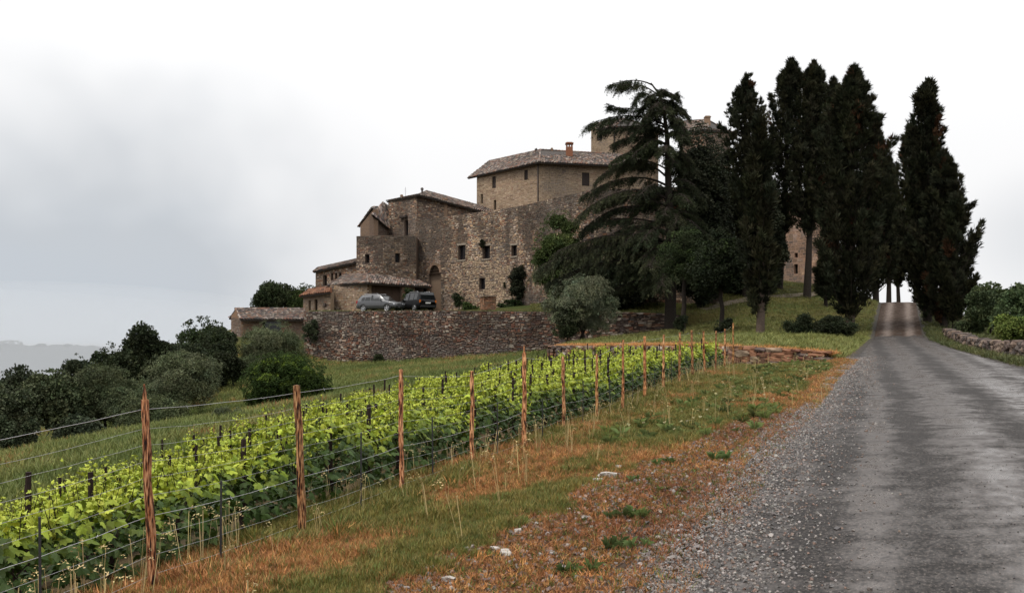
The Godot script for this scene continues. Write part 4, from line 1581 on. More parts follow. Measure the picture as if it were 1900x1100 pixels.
func cedar() -> void:
	var d := 74.0
	var at := base_of(1243, d)
	at.y = ground(at.x, d) - 0.1
	var t := thing("cedar_tree", "large cedar with drooping tiered branches and hooked top before the castle", "tree", at)
	var r := rng(640)
	var L := func(px: float, py: float, dd := 0.0) -> Vector3: return P(px, py, d + dd) - at
	var trunk := [Vector3.ZERO, L.call(1246, 520), L.call(1243, 420), L.call(1240, 320), L.call(1238, 250), L.call(1232, 205), L.call(1224, 175), L.call(1208, 154)]
	part("trunk", stick_mesh(trunk, [0.5, 0.42, 0.34, 0.26, 0.18, 0.13, 0.09, 0.05]), M.bark_dark, t)
	var boughs := []
	# boughs that can be made out in the photograph
	for a in [
		[[1212, 158], [1185, 146], [1160, 150], [1142, 158]], [[1226, 180], [1196, 150], [1172, 152], [1150, 166]], [[1230, 200], [1200, 160], [1186, 168], [1178, 186]],
		[[1234, 215], [1195, 192], [1160, 202], [1133, 200]], [[1236, 232], [1190, 206], [1140, 215], [1098, 233]], [[1236, 245], [1195, 222], [1150, 230], [1112, 236]],
		[[1236, 215], [1246, 180], [1252, 166], [1262, 178]], [[1236, 225], [1250, 200], [1258, 190], [1264, 200]], [[1238, 235], [1250, 215], [1256, 222], [1260, 236]],
		[[1238, 270], [1195, 238], [1160, 248], [1140, 262]], [[1238, 290], [1200, 270], [1165, 280], [1140, 298]], [[1240, 330], [1190, 285], [1150, 296], [1110, 330]],
		[[1240, 345], [1180, 318], [1125, 335], [1082, 365]], [[1241, 370], [1190, 340], [1130, 350], [1074, 402]], [[1242, 400], [1180, 372], [1130, 385], [1085, 430]],
		[[1243, 450], [1180, 425], [1110, 430], [1040, 470]], [[1243, 460], [1190, 440], [1110, 445], [1012, 485]], [[1244, 480], [1170, 450], [1080, 455], [1000, 500]],
		[[1244, 500], [1180, 470], [1100, 475], [1040, 520]], [[1244, 440], [1200, 405], [1150, 412], [1100, 450]], [[1244, 515], [1190, 490], [1120, 495], [1060, 545]], [[1244, 470], [1200, 438], [1140, 440], [1075, 468]], [[1244, 510], [1170, 476], [1090, 488], [1020, 530]], [[1243, 420], [1190, 395], [1140, 398], [1098, 420]], [[1244, 530], [1200, 505], [1150, 512], [1110, 555]], [[1241, 385], [1200, 355], [1150, 362], [1105, 390]], [[1240, 315], [1200, 295], [1170, 300], [1150, 318]], [[1244, 490], [1200, 460], [1150, 470], [1100, 520]], [[1240, 300], [1262, 270], [1272, 285], [1280, 310]],
		[[1240, 360], [1270, 335], [1290, 345], [1300, 370]], [[1242, 430], [1275, 405], [1300, 415], [1320, 440]], [[1240, 260], [1255, 245], [1262, 255], [1268, 275]]]:
		var b := []
		var dd := r.randf_range(-1.5, 1.5)
		for k in a.size():
			b.append(L.call(a[k][0] + (r.randf_range(-5, 5) if k else 0.0), a[k][1] + (r.randf_range(-7, 7) if k else 0.0), dd * k / 3.0))
		boughs.append(b)
	# the rest of the whorls, mostly towards and away from us
	for k in 66:
		var h := r.randf_range(0.14, 0.62) if k % 4 else r.randf_range(0.62, 0.9)
		var ang := k * 2.39996
		var reach := lerpf(7.5, 1.6, pow(h, 0.9)) * r.randf_range(0.6, 1.0) * (0.75 if cos(ang) > 0 else 1.0)
		var q: float = h * (trunk.size() - 1)
		var root: Vector3 = trunk[int(q)].lerp(trunk[mini(int(q) + 1, trunk.size() - 1)], q - int(q))
		var out := Vector3(cos(ang) * 0.8, 0, sin(ang))
		boughs.append([root, root + out * reach * 0.4 + Vector3.UP * reach * 0.18, root + out * reach * 0.72 + Vector3.UP * reach * 0.10, root + out * reach - Vector3.UP * reach * 0.14])
	var wood := Buf.new()
	var sc := Scatter.new()
	for b in boughs:
		var long: float = (b[3] - b[0]).length()
		var pts := []
		for k in 9:
			var u := k / 8.0
			var p: Vector3 = b[0].bezier_interpolate(b[1], b[2], b[3], u)
			pts.append(p)
		wood.tube(pts, taper(9, 0.03 + long * 0.012, 0.012), 5, false)
		var tone := vary(Color(0.034, 0.040, 0.022), r, 0.35)
		if b[0].y < 8.0:
			tone = vary(Color(0.052, 0.062, 0.036), r, 0.3)
		var n := int(16 + long * 13)
		for k in n:
			var u := pow(r.randf(), 0.75)
			if u < 0.12:
				continue
			var p: Vector3 = b[0].bezier_interpolate(b[1], b[2], b[3], u)
			var fwd: Vector3 = (b[0].bezier_interpolate(b[1], b[2], b[3], minf(u + 0.05, 1.0)) - b[0].bezier_interpolate(b[1], b[2], b[3], u - 0.05)).normalized()
			var side := fwd.cross(Vector3.UP).normalized() * (1 if k % 2 else -1)
			var tl := long * r.randf_range(0.05, 0.2) * (1.2 - u * 0.6) + 0.28
			var e := p + (side * r.randf_range(0.3, 1.0) + fwd * r.randf_range(0.2, 0.9)).normalized() * tl + Vector3.DOWN * tl * r.randf_range(0.25, 0.75)
			wood.tube([p, p.lerp(e, 0.55) + Vector3.UP * tl * 0.1, e], [0.016, 0.011, 0.005], 3, false)
			var m := int(3 + tl * 5)
			for z in m:
				var w := (z + r.randf()) / m
				var q := p.lerp(e, w) + Vector3.UP * tl * 0.1 * sin(w * PI)
				var dir := ((e - p).normalized() * 0.7 + Vector3.DOWN * r.randf_range(0.1, 0.7) + rand_dir(r) * 0.35)
				sc.put(basis_toward(dir, r.randf() * TAU, r.randf_range(0.28, 0.5)), q, vary(tone, r, 0.35))
	part("boughs", wood.mesh(), M.bark_dark, t)
	sc.make("crown", MESH.fan[0], M.needles, t).set_meta("kind", "stuff")

func woods() -> void:
	sprig_meshes()
	cedar()
	var g := "cypresses lining the drive"
	for o in [
		{"px": 1411, "d": 58.0, "top": 222, "crown": 592, "half": 33, "seed": 11, "pale": true, "widest": 0.5, "label": "slim cypress with short bare trunk standing beyond the last fence posts"},
		{"px": 1384, "d": 86.0, "top": 143, "crown": 470, "half": 40, "seed": 12, "open": 0.8, "tip": 0.45, "widest": 0.7, "label": "thin see-through cypress crown rising beside the pyramid-roofed tower"},
		{"px": 1446, "d": 92.0, "top": 112, "crown": 440, "half": 40, "seed": 13, "lean": 24.0, "tip": 0.5, "widest": 0.55, "open": 0.3, "label": "tallest dark cypress beside the pinkish house wall, crown tip highest"},
		{"px": 1498, "d": 88.0, "top": 117, "crown": 440, "half": 36, "seed": 14, "lean": 15.0, "tip": 0.5, "widest": 0.5, "label": "dark cypress with long bare trunk in front of pinkish house wall"},
		{"px": 1546, "d": 94.0, "top": 150, "crown": 480, "half": 34, "seed": 15, "tip": 0.5, "widest": 0.5, "open": 0.3, "label": "dark cypress half hidden behind the broad cypress at the hedge"},
		{"px": 1578, "d": 66.0, "top": 128, "crown": 598, "half": 68, "seed": 16, "pale": true, "lean": 7.0, "tip": 0.62, "widest": 0.55, "label": "broad dense cypress with pale trunk at the end of the hedge"},
		{"px": 1533, "d": 82.0, "top": 455, "crown": 560, "half": 22, "seed": 17, "widest": 0.35, "label": "short young cypress on the grass slope beside pinkish wall"},
		{"px": 1626, "d": 98.0, "top": 240, "crown": 545, "half": 44, "seed": 18, "ragged": 0.5, "label": "ragged cypress at the left edge of the drive before its crest"},
		{"px": 1706, "d": 103.0, "lean": -14.0, "top": 232, "crown": 532, "half": 30, "seed": 19, "tip": 0.45, "widest": 0.5, "label": "narrow cypress past the crest with bare trunk against the sky"},
		{"px": 1722, "d": 73.0, "top": 153, "crown": 606, "half": 44, "seed": 20, "tip": 0.7, "widest": 0.5, "label": "tall narrow cypress on the right edge of the steep drive"},
		{"px": 1752, "d": 70.0, "top": 285, "crown": 606, "half": 50, "seed": 21, "ragged": 0.45, "tip": 0.65, "widest": 0.45, "label": "bushy cypress with stray branches standing right of the drive's tallest"},
		{"px": 1774, "d": 66.0, "top": 365, "crown": 603, "half": 34, "seed": 22, "ragged": 0.9, "tip": 0.5, "widest": 0.5, "label": "shorter ragged cypress nearest the tumbled roadside wall"},
		{"px": 1650, "d": 114.0, "top": 295, "crown": 528, "half": 26, "seed": 23, "widest": 0.5, "label": "far cypress beyond the crest with thin trunk left of the gap"},
		{"px": 1668, "d": 122.0, "top": 360, "crown": 534, "half": 24, "seed": 24, "widest": 0.5, "label": "farthest cypress beyond the crest, trunk dark against the sky"},
		{"px": 1700, "d": 118.0, "top": 320, "crown": 530, "half": 24, "seed": 25, "widest": 0.5, "label": "far cypress beyond the crest right of the bright gap"}]:
		cypress(o)
	var oak := Color(0.034, 0.046, 0.020)
	var olive := Color(0.115, 0.13, 0.08)
	var grey_green := Color(0.092, 0.108, 0.056)
	var fresh := Color(0.075, 0.115, 0.030)
	var leftg := "trees along the foot of the meadow"
	for o in [
		{"d": 66.0, "box": [1224, 415, 1312, 560], "seed": 31, "color": Color(0.024, 0.034, 0.014), "tips": Color(0.055, 0.085, 0.026), "label": "small green pine with bright tufted tips below the cedar", "called": "pine_tree", "kind": "narrow", "blobs": 22, "size": 0.5},
		{"d": 63.0, "box": [1288, 428, 1388, 575], "seed": 32, "color": Color(0.018, 0.025, 0.012), "tips": Color(0.045, 0.07, 0.022), "label": "dark leafy tree with thin trunk between pine and slim cypress", "blobs": 24},
		{"d": 80.0, "box": [1244, 238, 1352, 590], "seed": 33, "russet": [1262, 393], "color": Color(0.022, 0.026, 0.015), "label": "tall dark evergreen mass right behind the cedar trunk", "called": "evergreen_tree", "dense": 1.6, "blobs": 90, "size": 0.55, "lump": 0.42, "full": true},
		{"d": 88.0, "box": [1330, 300, 1450, 600], "seed": 34, "color": Color(0.022, 0.026, 0.015), "label": "dark holm oak filling the space behind the slim cypress", "called": "evergreen_tree", "dense": 1.6, "blobs": 90, "size": 0.6, "lump": 0.42, "full": true},
		{"d": 93.0, "box": [1286, 262, 1378, 590], "seed": 78, "color": Color(0.024, 0.028, 0.016), "label": "dark evergreen hiding the shaft of the pyramid-roofed tower", "called": "evergreen_tree", "dense": 1.6, "blobs": 90, "size": 0.6, "lump": 0.42, "full": true},
		{"d": 86.0, "box": [990, 396, 1085, 575], "seed": 35, "color": Color(0.056, 0.078, 0.026), "label": "light green young tree against the castle wall left of cedar", "blobs": 30, "size": 0.4, "full": true},
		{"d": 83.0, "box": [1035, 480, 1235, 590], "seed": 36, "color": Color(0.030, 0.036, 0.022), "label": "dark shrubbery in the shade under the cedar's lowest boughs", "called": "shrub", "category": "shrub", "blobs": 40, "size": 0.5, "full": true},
		{"d": 71.0, "box": [1015, 512, 1146, 628], "seed": 37, "color": olive, "label": "silvery olive tree in front of the retaining wall", "called": "olive_tree", "kind": "narrow", "blobs": 34, "size": 0.42, "full": true, "lump": 0.40, "stems": 2},
		{"d": 70.0, "box": [1027, 565, 1075, 632], "seed": 38, "color": Color(0.030, 0.038, 0.018), "label": "dark sucker shrub at the foot of the silvery olive", "called": "shrub", "category": "shrub", "blobs": 14, "size": 0.35, "full": true},
		{"d": 56.0, "box": [450, 655, 608, 770], "seed": 39, "color": Color(0.030, 0.050, 0.012), "tips": Color(0.15, 0.21, 0.032), "label": "round dense bright green bush standing alone on the meadow", "called": "round_bush", "category": "bush", "blobs": 64, "size": 0.25, "full": true, "lump": 0.36, "dense": 1.3, "tip_share": 0.75},
		{"d": 114.0, "box": [470, 527, 556, 590], "seed": 41, "color": oak, "label": "dark spreading tree rising behind the long shed roof", "blobs": 24, "size": 0.55, "kind": "broad"},
		{"d": 113.0, "box": [535, 527, 592, 590], "seed": 42, "color": Color(0.040, 0.058, 0.018), "label": "greener tree beside the long wing's end wall", "blobs": 16, "size": 0.5},
		{"d": 78.0, "box": [324, 592, 432, 715], "seed": 43, "color": Color(0.036, 0.048, 0.022), "label": "dark oak left of the long shed", "group": leftg, "blobs": 26, "size": 0.5},
		{"d": 80.0, "box": [448, 598, 562, 705], "seed": 44, "color": grey_green, "kind": "narrow", "label": "grey-green olive in front of the long shed wall", "called": "olive_tree", "group": leftg, "blobs": 30, "size": 0.5, "full": true},
		{"d": 73.0, "box": [366, 612, 444, 726], "seed": 45, "color": Color(0.028, 0.037, 0.018), "label": "dark leafy tree between the shed oak and round bush", "group": leftg, "blobs": 24, "size": 0.45, "full": true},
		{"d": 64.0, "box": [222, 617, 316, 745], "seed": 46, "color": Color(0.022, 0.029, 0.014), "label": "darkest tall oak standing out of the meadow hedge", "group": leftg, "blobs": 26, "size": 0.45},
		{"d": 62.0, "box": [174, 642, 250, 740], "seed": 47, "color": Color(0.026, 0.034, 0.016), "label": "dark oak leaning against the left side of tallest oak", "group": leftg, "blobs": 20, "size": 0.45},
		{"d": 58.0, "box": [262, 652, 402, 772], "seed": 48, "color": grey_green, "kind": "narrow", "label": "wide grey-green olive below the darkest oak", "called": "olive_tree", "group": leftg, "blobs": 34, "size": 0.45, "full": true},
		{"d": 68.0, "box": [106, 660, 168, 750], "seed": 49, "color": Color(0.034, 0.044, 0.024), "label": "small upright tree poking above the olives at the hedge", "group": leftg, "blobs": 16, "size": 0.45},
		{"d": 54.0, "box": [128, 682, 272, 805], "seed": 50, "color": Color(0.082, 0.098, 0.050), "kind": "narrow", "label": "bushy olive left of the wide grey-green one", "called": "olive_tree", "group": leftg, "blobs": 32, "size": 0.42, "full": true},
		{"d": 52.0, "box": [38, 688, 150, 810], "seed": 51, "color": Color(0.062, 0.076, 0.038), "label": "low dull green tree toward the misty end of hedge", "group": leftg, "blobs": 30, "size": 0.42, "full": true},
		{"d": 46.0, "box": [-50, 715, 66, 850], "seed": 52, "color": Color(0.060, 0.072, 0.040), "label": "dull tree at the misty end of the hedge, its crown cut by frame", "group": leftg, "blobs": 30, "size": 0.42, "full": true},
		{"d": 49.0, "box": [205, 735, 345, 815], "seed": 53, "color": Color(0.074, 0.090, 0.042), "kind": "narrow", "label": "low spreading olive scrub at the meadow's edge", "called": "olive_tree", "group": leftg, "blobs": 26, "size": 0.4, "full": true},
		{"d": 70.0, "box": [-20, 690, 60, 770], "seed": 55, "color": Color(0.040, 0.052, 0.030), "label": "dull crown behind the tree at the misty hedge end", "group": leftg, "blobs": 20, "size": 0.45, "full": true},
		{"d": 66.0, "box": [300, 640, 385, 730], "seed": 56, "color": Color(0.034, 0.044, 0.024), "label": "dark tree filling between darkest oak and shed oak", "group": leftg, "blobs": 22, "size": 0.45, "full": true},
		{"d": 40.0, "box": [298, 793, 336, 818], "seed": 58, "color": Color(0.05, 0.07, 0.03), "label": "small scrub tuft alone on the meadow below the olives", "called": "shrub", "category": "shrub", "group": leftg, "blobs": 8, "size": 0.22, "full": true},
		{"d": 43.0, "box": [396, 752, 452, 784], "seed": 59, "color": Color(0.085, 0.10, 0.055), "kind": "narrow", "label": "pale grey-green scrub left of the round bush's foot", "called": "shrub", "category": "shrub", "group": leftg, "blobs": 10, "size": 0.26, "full": true},
		{"d": 45.0, "box": [95, 775, 190, 830], "seed": 54, "color": Color(0.040, 0.050, 0.028), "label": "low dark scrub bush at the meadow's lower edge", "called": "shrub", "category": "shrub", "group": leftg, "blobs": 18, "size": 0.35, "full": true},
		{"d": 62.0, "box": [1796, 528, 1880, 622], "seed": 61, "color": Color(0.055, 0.075, 0.034), "label": "loose dark green tree behind the tumbled roadside wall", "blobs": 24, "size": 0.42},
		{"d": 54.0, "box": [1852, 535, 1960, 632], "seed": 62, "color": Color(0.055, 0.078, 0.034), "label": "dense tree behind roadside wall, cut by the frame", "blobs": 30, "size": 0.42, "full": true},
		{"d": 50.0, "box": [1838, 588, 1925, 630], "seed": 63, "color": Color(0.095, 0.125, 0.030), "label": "yellow-green brambles spilling over the roadside wall", "called": "bramble", "category": "bush", "blobs": 22, "size": 0.3, "full": true},
		{"d": 64.0, "box": [1770, 590, 1838, 626], "seed": 64, "color": Color(0.055, 0.072, 0.032), "label": "low green scrub between ragged cypress and roadside wall", "called": "shrub", "category": "shrub", "blobs": 18, "size": 0.32, "full": true},
		{"d": 54.0, "box": [1449, 590, 1525, 632], "seed": 65, "color": Color(0.024, 0.031, 0.015), "label": "dark clipped laurel hedge, half away from the broad cypress", "called": "hedge", "category": "hedge", "blobs": 28, "size": 0.24, "full": true},
		{"d": 55.0, "box": [1515, 588, 1594, 630], "seed": 66, "color": Color(0.028, 0.036, 0.018), "label": "dark laurel hedge half at the foot of broad cypress", "called": "hedge", "category": "hedge", "blobs": 28, "size": 0.24, "full": true},
		{"d": 97.5, "box": [948, 478, 992, 575], "seed": 67, "wall": true, "color": Color(0.024, 0.028, 0.016), "label": "dark ivy mass climbing the castle wall corner", "called": "ivy", "category": "ivy", "blobs": 26, "size": 0.35, "full": true},
		{"d": 103.0, "box": [842, 540, 862, 575], "seed": 68, "color": Color(0.030, 0.042, 0.018), "label": "small dark shrub against the wall right of the arch", "called": "shrub", "category": "shrub", "blobs": 8, "size": 0.3, "full": true},
		{"d": 101.0, "box": [850, 562, 890, 580], "seed": 69, "color": Color(0.045, 0.070, 0.022), "label": "low green plants at the castle wall foot beside pier", "called": "shrub", "category": "shrub", "blobs": 12, "size": 0.3, "full": true},
		{"d": 97.0, "box": [918, 556, 985, 580], "seed": 70, "color": Color(0.030, 0.044, 0.018), "label": "low hedge of plants at the foot of ivy corner", "called": "shrub", "category": "shrub", "blobs": 18, "size": 0.3, "full": true},
		{"d": 99.5, "box": [934, 518, 946, 538], "seed": 71, "wall": true, "color": Color(0.022, 0.028, 0.014), "label": "small plant tuft growing out of castle wall masonry", "called": "wall_plant", "category": "plant", "blobs": 5, "size": 0.22, "full": true},
		{"d": 101.5, "box": [888, 447, 901, 461], "seed": 72, "wall": true, "color": Color(0.024, 0.028, 0.014), "label": "dark tuft hanging over the middle castle window", "called": "wall_plant", "category": "plant", "blobs": 5, "size": 0.22, "full": true},
		{"d": 100.5, "box": [748, 534, 768, 560], "seed": 73, "color": Color(0.040, 0.056, 0.024), "label": "potted shrub by the garage doors behind the black car", "called": "shrub", "category": "shrub", "blobs": 8, "size": 0.3, "full": true},
		{"d": 91.0, "box": [563, 590, 588, 640], "seed": 74, "wall": true, "color": Color(0.050, 0.062, 0.034), "label": "creeper hanging down the retaining wall's left end", "called": "creeper", "category": "plant", "blobs": 12, "size": 0.3, "full": true},
		{"d": 62.0, "box": [1252, 585, 1278, 614], "seed": 75, "color": Color(0.020, 0.026, 0.013), "label": "dark little shrub at the end of retaining wall", "called": "shrub", "category": "shrub", "blobs": 8, "size": 0.25, "full": true},
		{"d": 60.0, "box": [1326, 592, 1362, 618], "seed": 76, "color": Color(0.018, 0.024, 0.012), "label": "dark little shrub at the foot of the thin-trunked tree", "called": "shrub", "category": "shrub", "blobs": 8, "size": 0.25, "full": true},
		{"d": 88.0, "box": [690, 655, 712, 674], "seed": 77, "color": Color(0.034, 0.044, 0.02), "label": "small shrub at the foot of the retaining wall", "called": "shrub", "category": "shrub", "blobs": 7, "size": 0.3, "full": true}]:
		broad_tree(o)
# ---------------------------------------------------------------- fence, vines, grass
const FENCE0 := Vector2(-2.85, 7.5)
const ALONG := Vector2(0.3666, 0.9304)
const LEFTWARD := Vector2(-0.9304, 0.3666)
const POST_HEIGHTS := [1.48, 1.50, 1.49, 1.50, 1.34, 1.57, 1.39, 1.38, 1.60, 1.53, 1.51, 1.50, 1.46, 1.42, 1.40, 1.50, 1.72]

func fence() -> void:
	var r := rng(700)
	var at := Vector3(FENCE0.x, ground(FENCE0.x, FENCE0.y), -FENCE0.y)
	var t := thing("wire_fence", "wire fence with orange chestnut stakes running along the vineyard", "fence", at)
	var tops: Array[Vector3] = []
	var feet: Array[Vector3] = []
	for n in range(-2, 16):
		var p := FENCE0 + ALONG * (n * 2.076)
		var g := ground(p.x, p.y)
		var h: float = POST_HEIGHTS[clampi(n + 1, 0, 16)]
		var lean := Vector3(r.randf_range(-0.06, 0.03), 0, r.randf_range(-0.04, 0.04))
		if n == 0:
			lean = Vector3(-0.075, 0, 0)
		var foot := Vector3(p.x, g - 0.2, -p.y) - at
		var top := Vector3(p.x, g + h, -p.y) + lean - at
		feet.append(foot + Vector3.UP * 0.2)
		tops.append(top)
		var b := Buf.new()
		var tint := r.randf_range(0.55, 1.25)
		b.col = Color(tint, tint * r.randf_range(0.85, 1.0), tint * r.randf_range(0.8, 1.0))
		var rad := r.randf_range(0.029, 0.040)
		var pts := []
		var rr := []
		for k in 9:
			var u := k / 8.0
			pts.append(foot.lerp(top, u) + Vector3(r.randf_range(-1, 1), 0, r.randf_range(-1, 1)) * 0.007)
			rr.append(rad * (1.12 - 0.25 * u) * r.randf_range(0.93, 1.07))
		b.tube(pts, rr, 9)
		for k in b.v.size():
			b.v[k] += rand_dir(r) * 0.004
		b.smooth_normals()
		var post := part("post", b.mesh(), M.stake, t)
		if n == 0 or n == 4:
			# split tip left standing above the shoulder
			var tip := Buf.new()
			tip.col = b.col
			tip.tube([top - Vector3.UP * 0.02, top + Vector3(0, 0.06, 0), top + Vector3(-0.004, 0.125, 0)], [0.017, 0.014, 0.006], 6)
			part("split_tip", tip.mesh(), M.stake, post)
	# iron rods between the stakes
	for n in feet.size() - 1:
		if n < 13:
			var p := feet[n].lerp(feet[n + 1], 0.45 + r.randf_range(-0.1, 0.1))
			var b := Buf.new()
			b.tube([p - Vector3.UP * 0.2, p + Vector3(r.randf_range(-0.02, 0.02), r.randf_range(0.72, 0.9), 0)], [0.010, 0.009], 6)
			part("iron_rod", b.mesh(), M.iron, t)
	# strands
	var levels := [0.10, 0.25, 0.40, 0.56, 0.72, 0.86, 0.99, 1.12, 1.25, 1.40]
	for k in levels.size():
		var share: float = levels[k] / 1.48
		var heavy := k == 3 or k == 9
		var b := Buf.new()
		var pts := []
		var rr := []
		for n in feet.size() - 1:
			var a := feet[n].lerp(tops[n], share) + Vector3(LEFTWARD.x, 0, -LEFTWARD.y) * 0.035
			var c := feet[n + 1].lerp(tops[n + 1], share) + Vector3(LEFTWARD.x, 0, -LEFTWARD.y) * 0.035
			var sag := r.randf_range(0.008, 0.03)
			for z in 8:
				var u := z / 8.0
				pts.append(a.lerp(c, u) + Vector3.DOWN * sag * 4 * u * (1 - u) + rand_dir(r) * 0.0035)
				rr.append(0.0021 if heavy else 0.0012)
		b.tube(pts, rr, 4, false)
		if heavy:      # barbs
			for z in range(0, pts.size(), 2):
				var d := rand_dir(r) * 0.018
				b.tube([pts[z] - d, pts[z] + d], [0.0022, 0.0014], 3, false)
		part("wire", b.mesh(), M.wire, t)

func vines() -> void:
	var rows := 6
	for k in rows:
		var r := rng(800 + k)
		var off := 0.85 + 1.72 * k
		var start := FENCE0 + LEFTWARD * off
		var s0 := -4.2
		var s1 := -4.0
		while true:       # to just short of the low wall
			var p := start + ALONG * s1
			if Geometry2D.is_point_in_polygon(p + ALONG * 1.3 - LEFTWARD * 0.2, mid_area) or p.y > 55:
				break
			s1 += 0.3
		var o2 := start + ALONG * s0
		var at := Vector3(o2.x, ground(o2.x, o2.y), -o2.y)
		var names := ["leafy vine row right behind the wire fence", "second vine row counted from the fence", "third vine row counted from the fence, in the middle of the block", "fourth vine row counted from the fence", "fifth vine row counted from the fence", "outermost vine row bordering the open meadow"]
		var t := thing("vine_row", names[k], "vine row", at, "rows of the vineyard")
		var stuff := Scatter.new()
		var shoots := Scatter.new()
		var canes := Buf.new()
		var near := []
		var s := s0
		while s < s1:
			var p := start + ALONG * s
			var g := ground(p.x, p.y)
			var d := p.y
			# a vine every 0.9 m: stem, and every so often a trellis post
			var vigour := 0.90 + patch2.get_noise_2d(p.x * 3, p.y * 3) * 0.5
			var stem_top := Vector3(p.x, g + 0.36, -d) + rand_dir(r) * 0.05
			canes.tube(crooked(Vector3(p.x, g - 0.05, -d) - at, stem_top - at, r, 3, 0.05), [0.03, 0.026, 0.024, 0.02], 5, false)
			for c in 4:
				canes.tube([stem_top - at, stem_top - at + Vector3(ALONG.x, 0, -ALONG.y) * r.randf_range(-0.45, 0.45) + Vector3.UP * r.randf_range(0.25, 0.5)], [0.008, 0.004], 3, false)
			if r.randf() < 0.72:
				var pb := Buf.new()
				var ph := r.randf_range(0.95, 1.22)
				var w := r.randf_range(0.022, 0.034)
				pb.tube([Vector3(p.x, g - 0.1, -d) - at, Vector3(p.x + r.randf_range(-0.03, 0.03), g + ph, -d) - at], [w, w * 0.9], 7)
				part("trellis_post", pb.mesh(), M.vine_post, t)
			# leaves
			var far_ := clampf((d - 12.0) / 24.0, 0, 1)
			var count := int(lerpf(230, 120, far_) * (1.0 if k == 0 else 0.75))
			var size := lerpf(1.0, 1.4, far_)
			for z in count:
				var u := r.randf_range(-0.5, 0.5)
				var hgt := pow(r.randf(), 0.8)
				var tall := (1.0 if k == 0 else 0.90) * vigour * (1.0 if d < 24 else 0.9)
				var y := 0.08 + (tall - 0.08) * hgt
				var side := r.randf_range(-1, 1)
				side = signf(side) * pow(absf(side), 0.55)
				var wide := 0.30 * sin(PI * clampf(hgt * 0.75 + 0.2, 0, 1)) + 0.06
				var q := p + ALONG * u + LEFTWARD * side * wide
				var pos := Vector3(q.x, g + y, -q.y)
				var face_dir := Vector3(LEFTWARD.x, 0, -LEFTWARD.y) * side
				var up := (Vector3.UP * r.randf_range(0.25, 1.0) + face_dir * 0.9 + rand_dir(r) * 0.55).normalized()
				var fwd := (face_dir * 0.5 + Vector3.DOWN * r.randf_range(0.2, 1.0) + rand_dir(r) * 0.7)
				var x := up.cross(fwd).normalized()
				var bz := x.cross(up)
				var sz := size * r.randf_range(0.085, 0.165) * lerpf(1.1, 0.85, hgt)
				var young := clampf((hgt - 0.62) * 2.2 + r.randf_range(-0.4, 0.4), 0, 1)  # young growth yellower on top; lower leaves darkened to paint the shaded face
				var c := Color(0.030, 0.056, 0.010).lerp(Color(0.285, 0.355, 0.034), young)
				c = vary(c, r, 0.28)
				if k == 0 and d < 10.5 and near.size() < 300 and side < -0.3 and r.randf() < 0.45:
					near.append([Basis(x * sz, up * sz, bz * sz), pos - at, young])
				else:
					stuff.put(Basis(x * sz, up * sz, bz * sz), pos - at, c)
			# shoots above the wires
			for z in int(lerpf(15, 8, far_)):
				var q := p + ALONG * r.randf_range(-0.45, 0.45) + LEFTWARD * r.randf_range(-0.15, 0.15)
				var dirn := (Vector3.UP + rand_dir(r) * 0.3).normalized()
				var foot := Vector3(q.x, g + (0.86 if k == 0 else 0.78) * vigour, -q.y)
				var ln := r.randf_range(0.12, 0.42) * (1.0 if d < 24 else 0.7)
				canes.tube([foot - at, foot - at + dirn * ln], [0.005, 0.002], 3, false)
				for w in 7:
					var pos := foot + dirn * ln * (w / 6.0) + rand_dir(r) * 0.05
					var up := (Vector3.UP * 0.6 + rand_dir(r)).normalized()
					var x := up.cross(rand_dir(r)).normalized()
					var sz := size * lerpf(0.10, 0.045, w / 6.0)
					stuff.put(Basis(x * sz, up * sz, x.cross(up) * sz), pos - at, vary(Color(0.35, 0.40, 0.05), r, 0.25))
			s += r.randf_range(0.82, 0.98)
		part("canes", canes.mesh(), M.vine_post, t)
		var st := stuff.make("foliage", MESH.vine[k % 3], M.vine_leaf, t)
		st.set_meta("kind", "stuff")
		var tones := []
		for q in 6:
			var m: StandardMaterial3D = M.vine_leaf.duplicate()
			m.vertex_color_use_as_albedo = false
			var c := Color(0.030, 0.056, 0.010).lerp(Color(0.285, 0.355, 0.034), q / 5.0)
			m.albedo_color = lin(c.r, c.g, c.b)
			tones.append(m)
		for q in near:
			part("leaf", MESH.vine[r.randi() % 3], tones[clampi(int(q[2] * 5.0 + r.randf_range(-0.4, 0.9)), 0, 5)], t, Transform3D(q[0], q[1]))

func grass_piece(called: String, label: String, category: String, sc: Scatter, mesh: Mesh, material: Material) -> void:
	var o := sc.make(numbered(called), mesh, material, self)
	tag(o, label, category)
	o.set_meta("kind", "stuff")

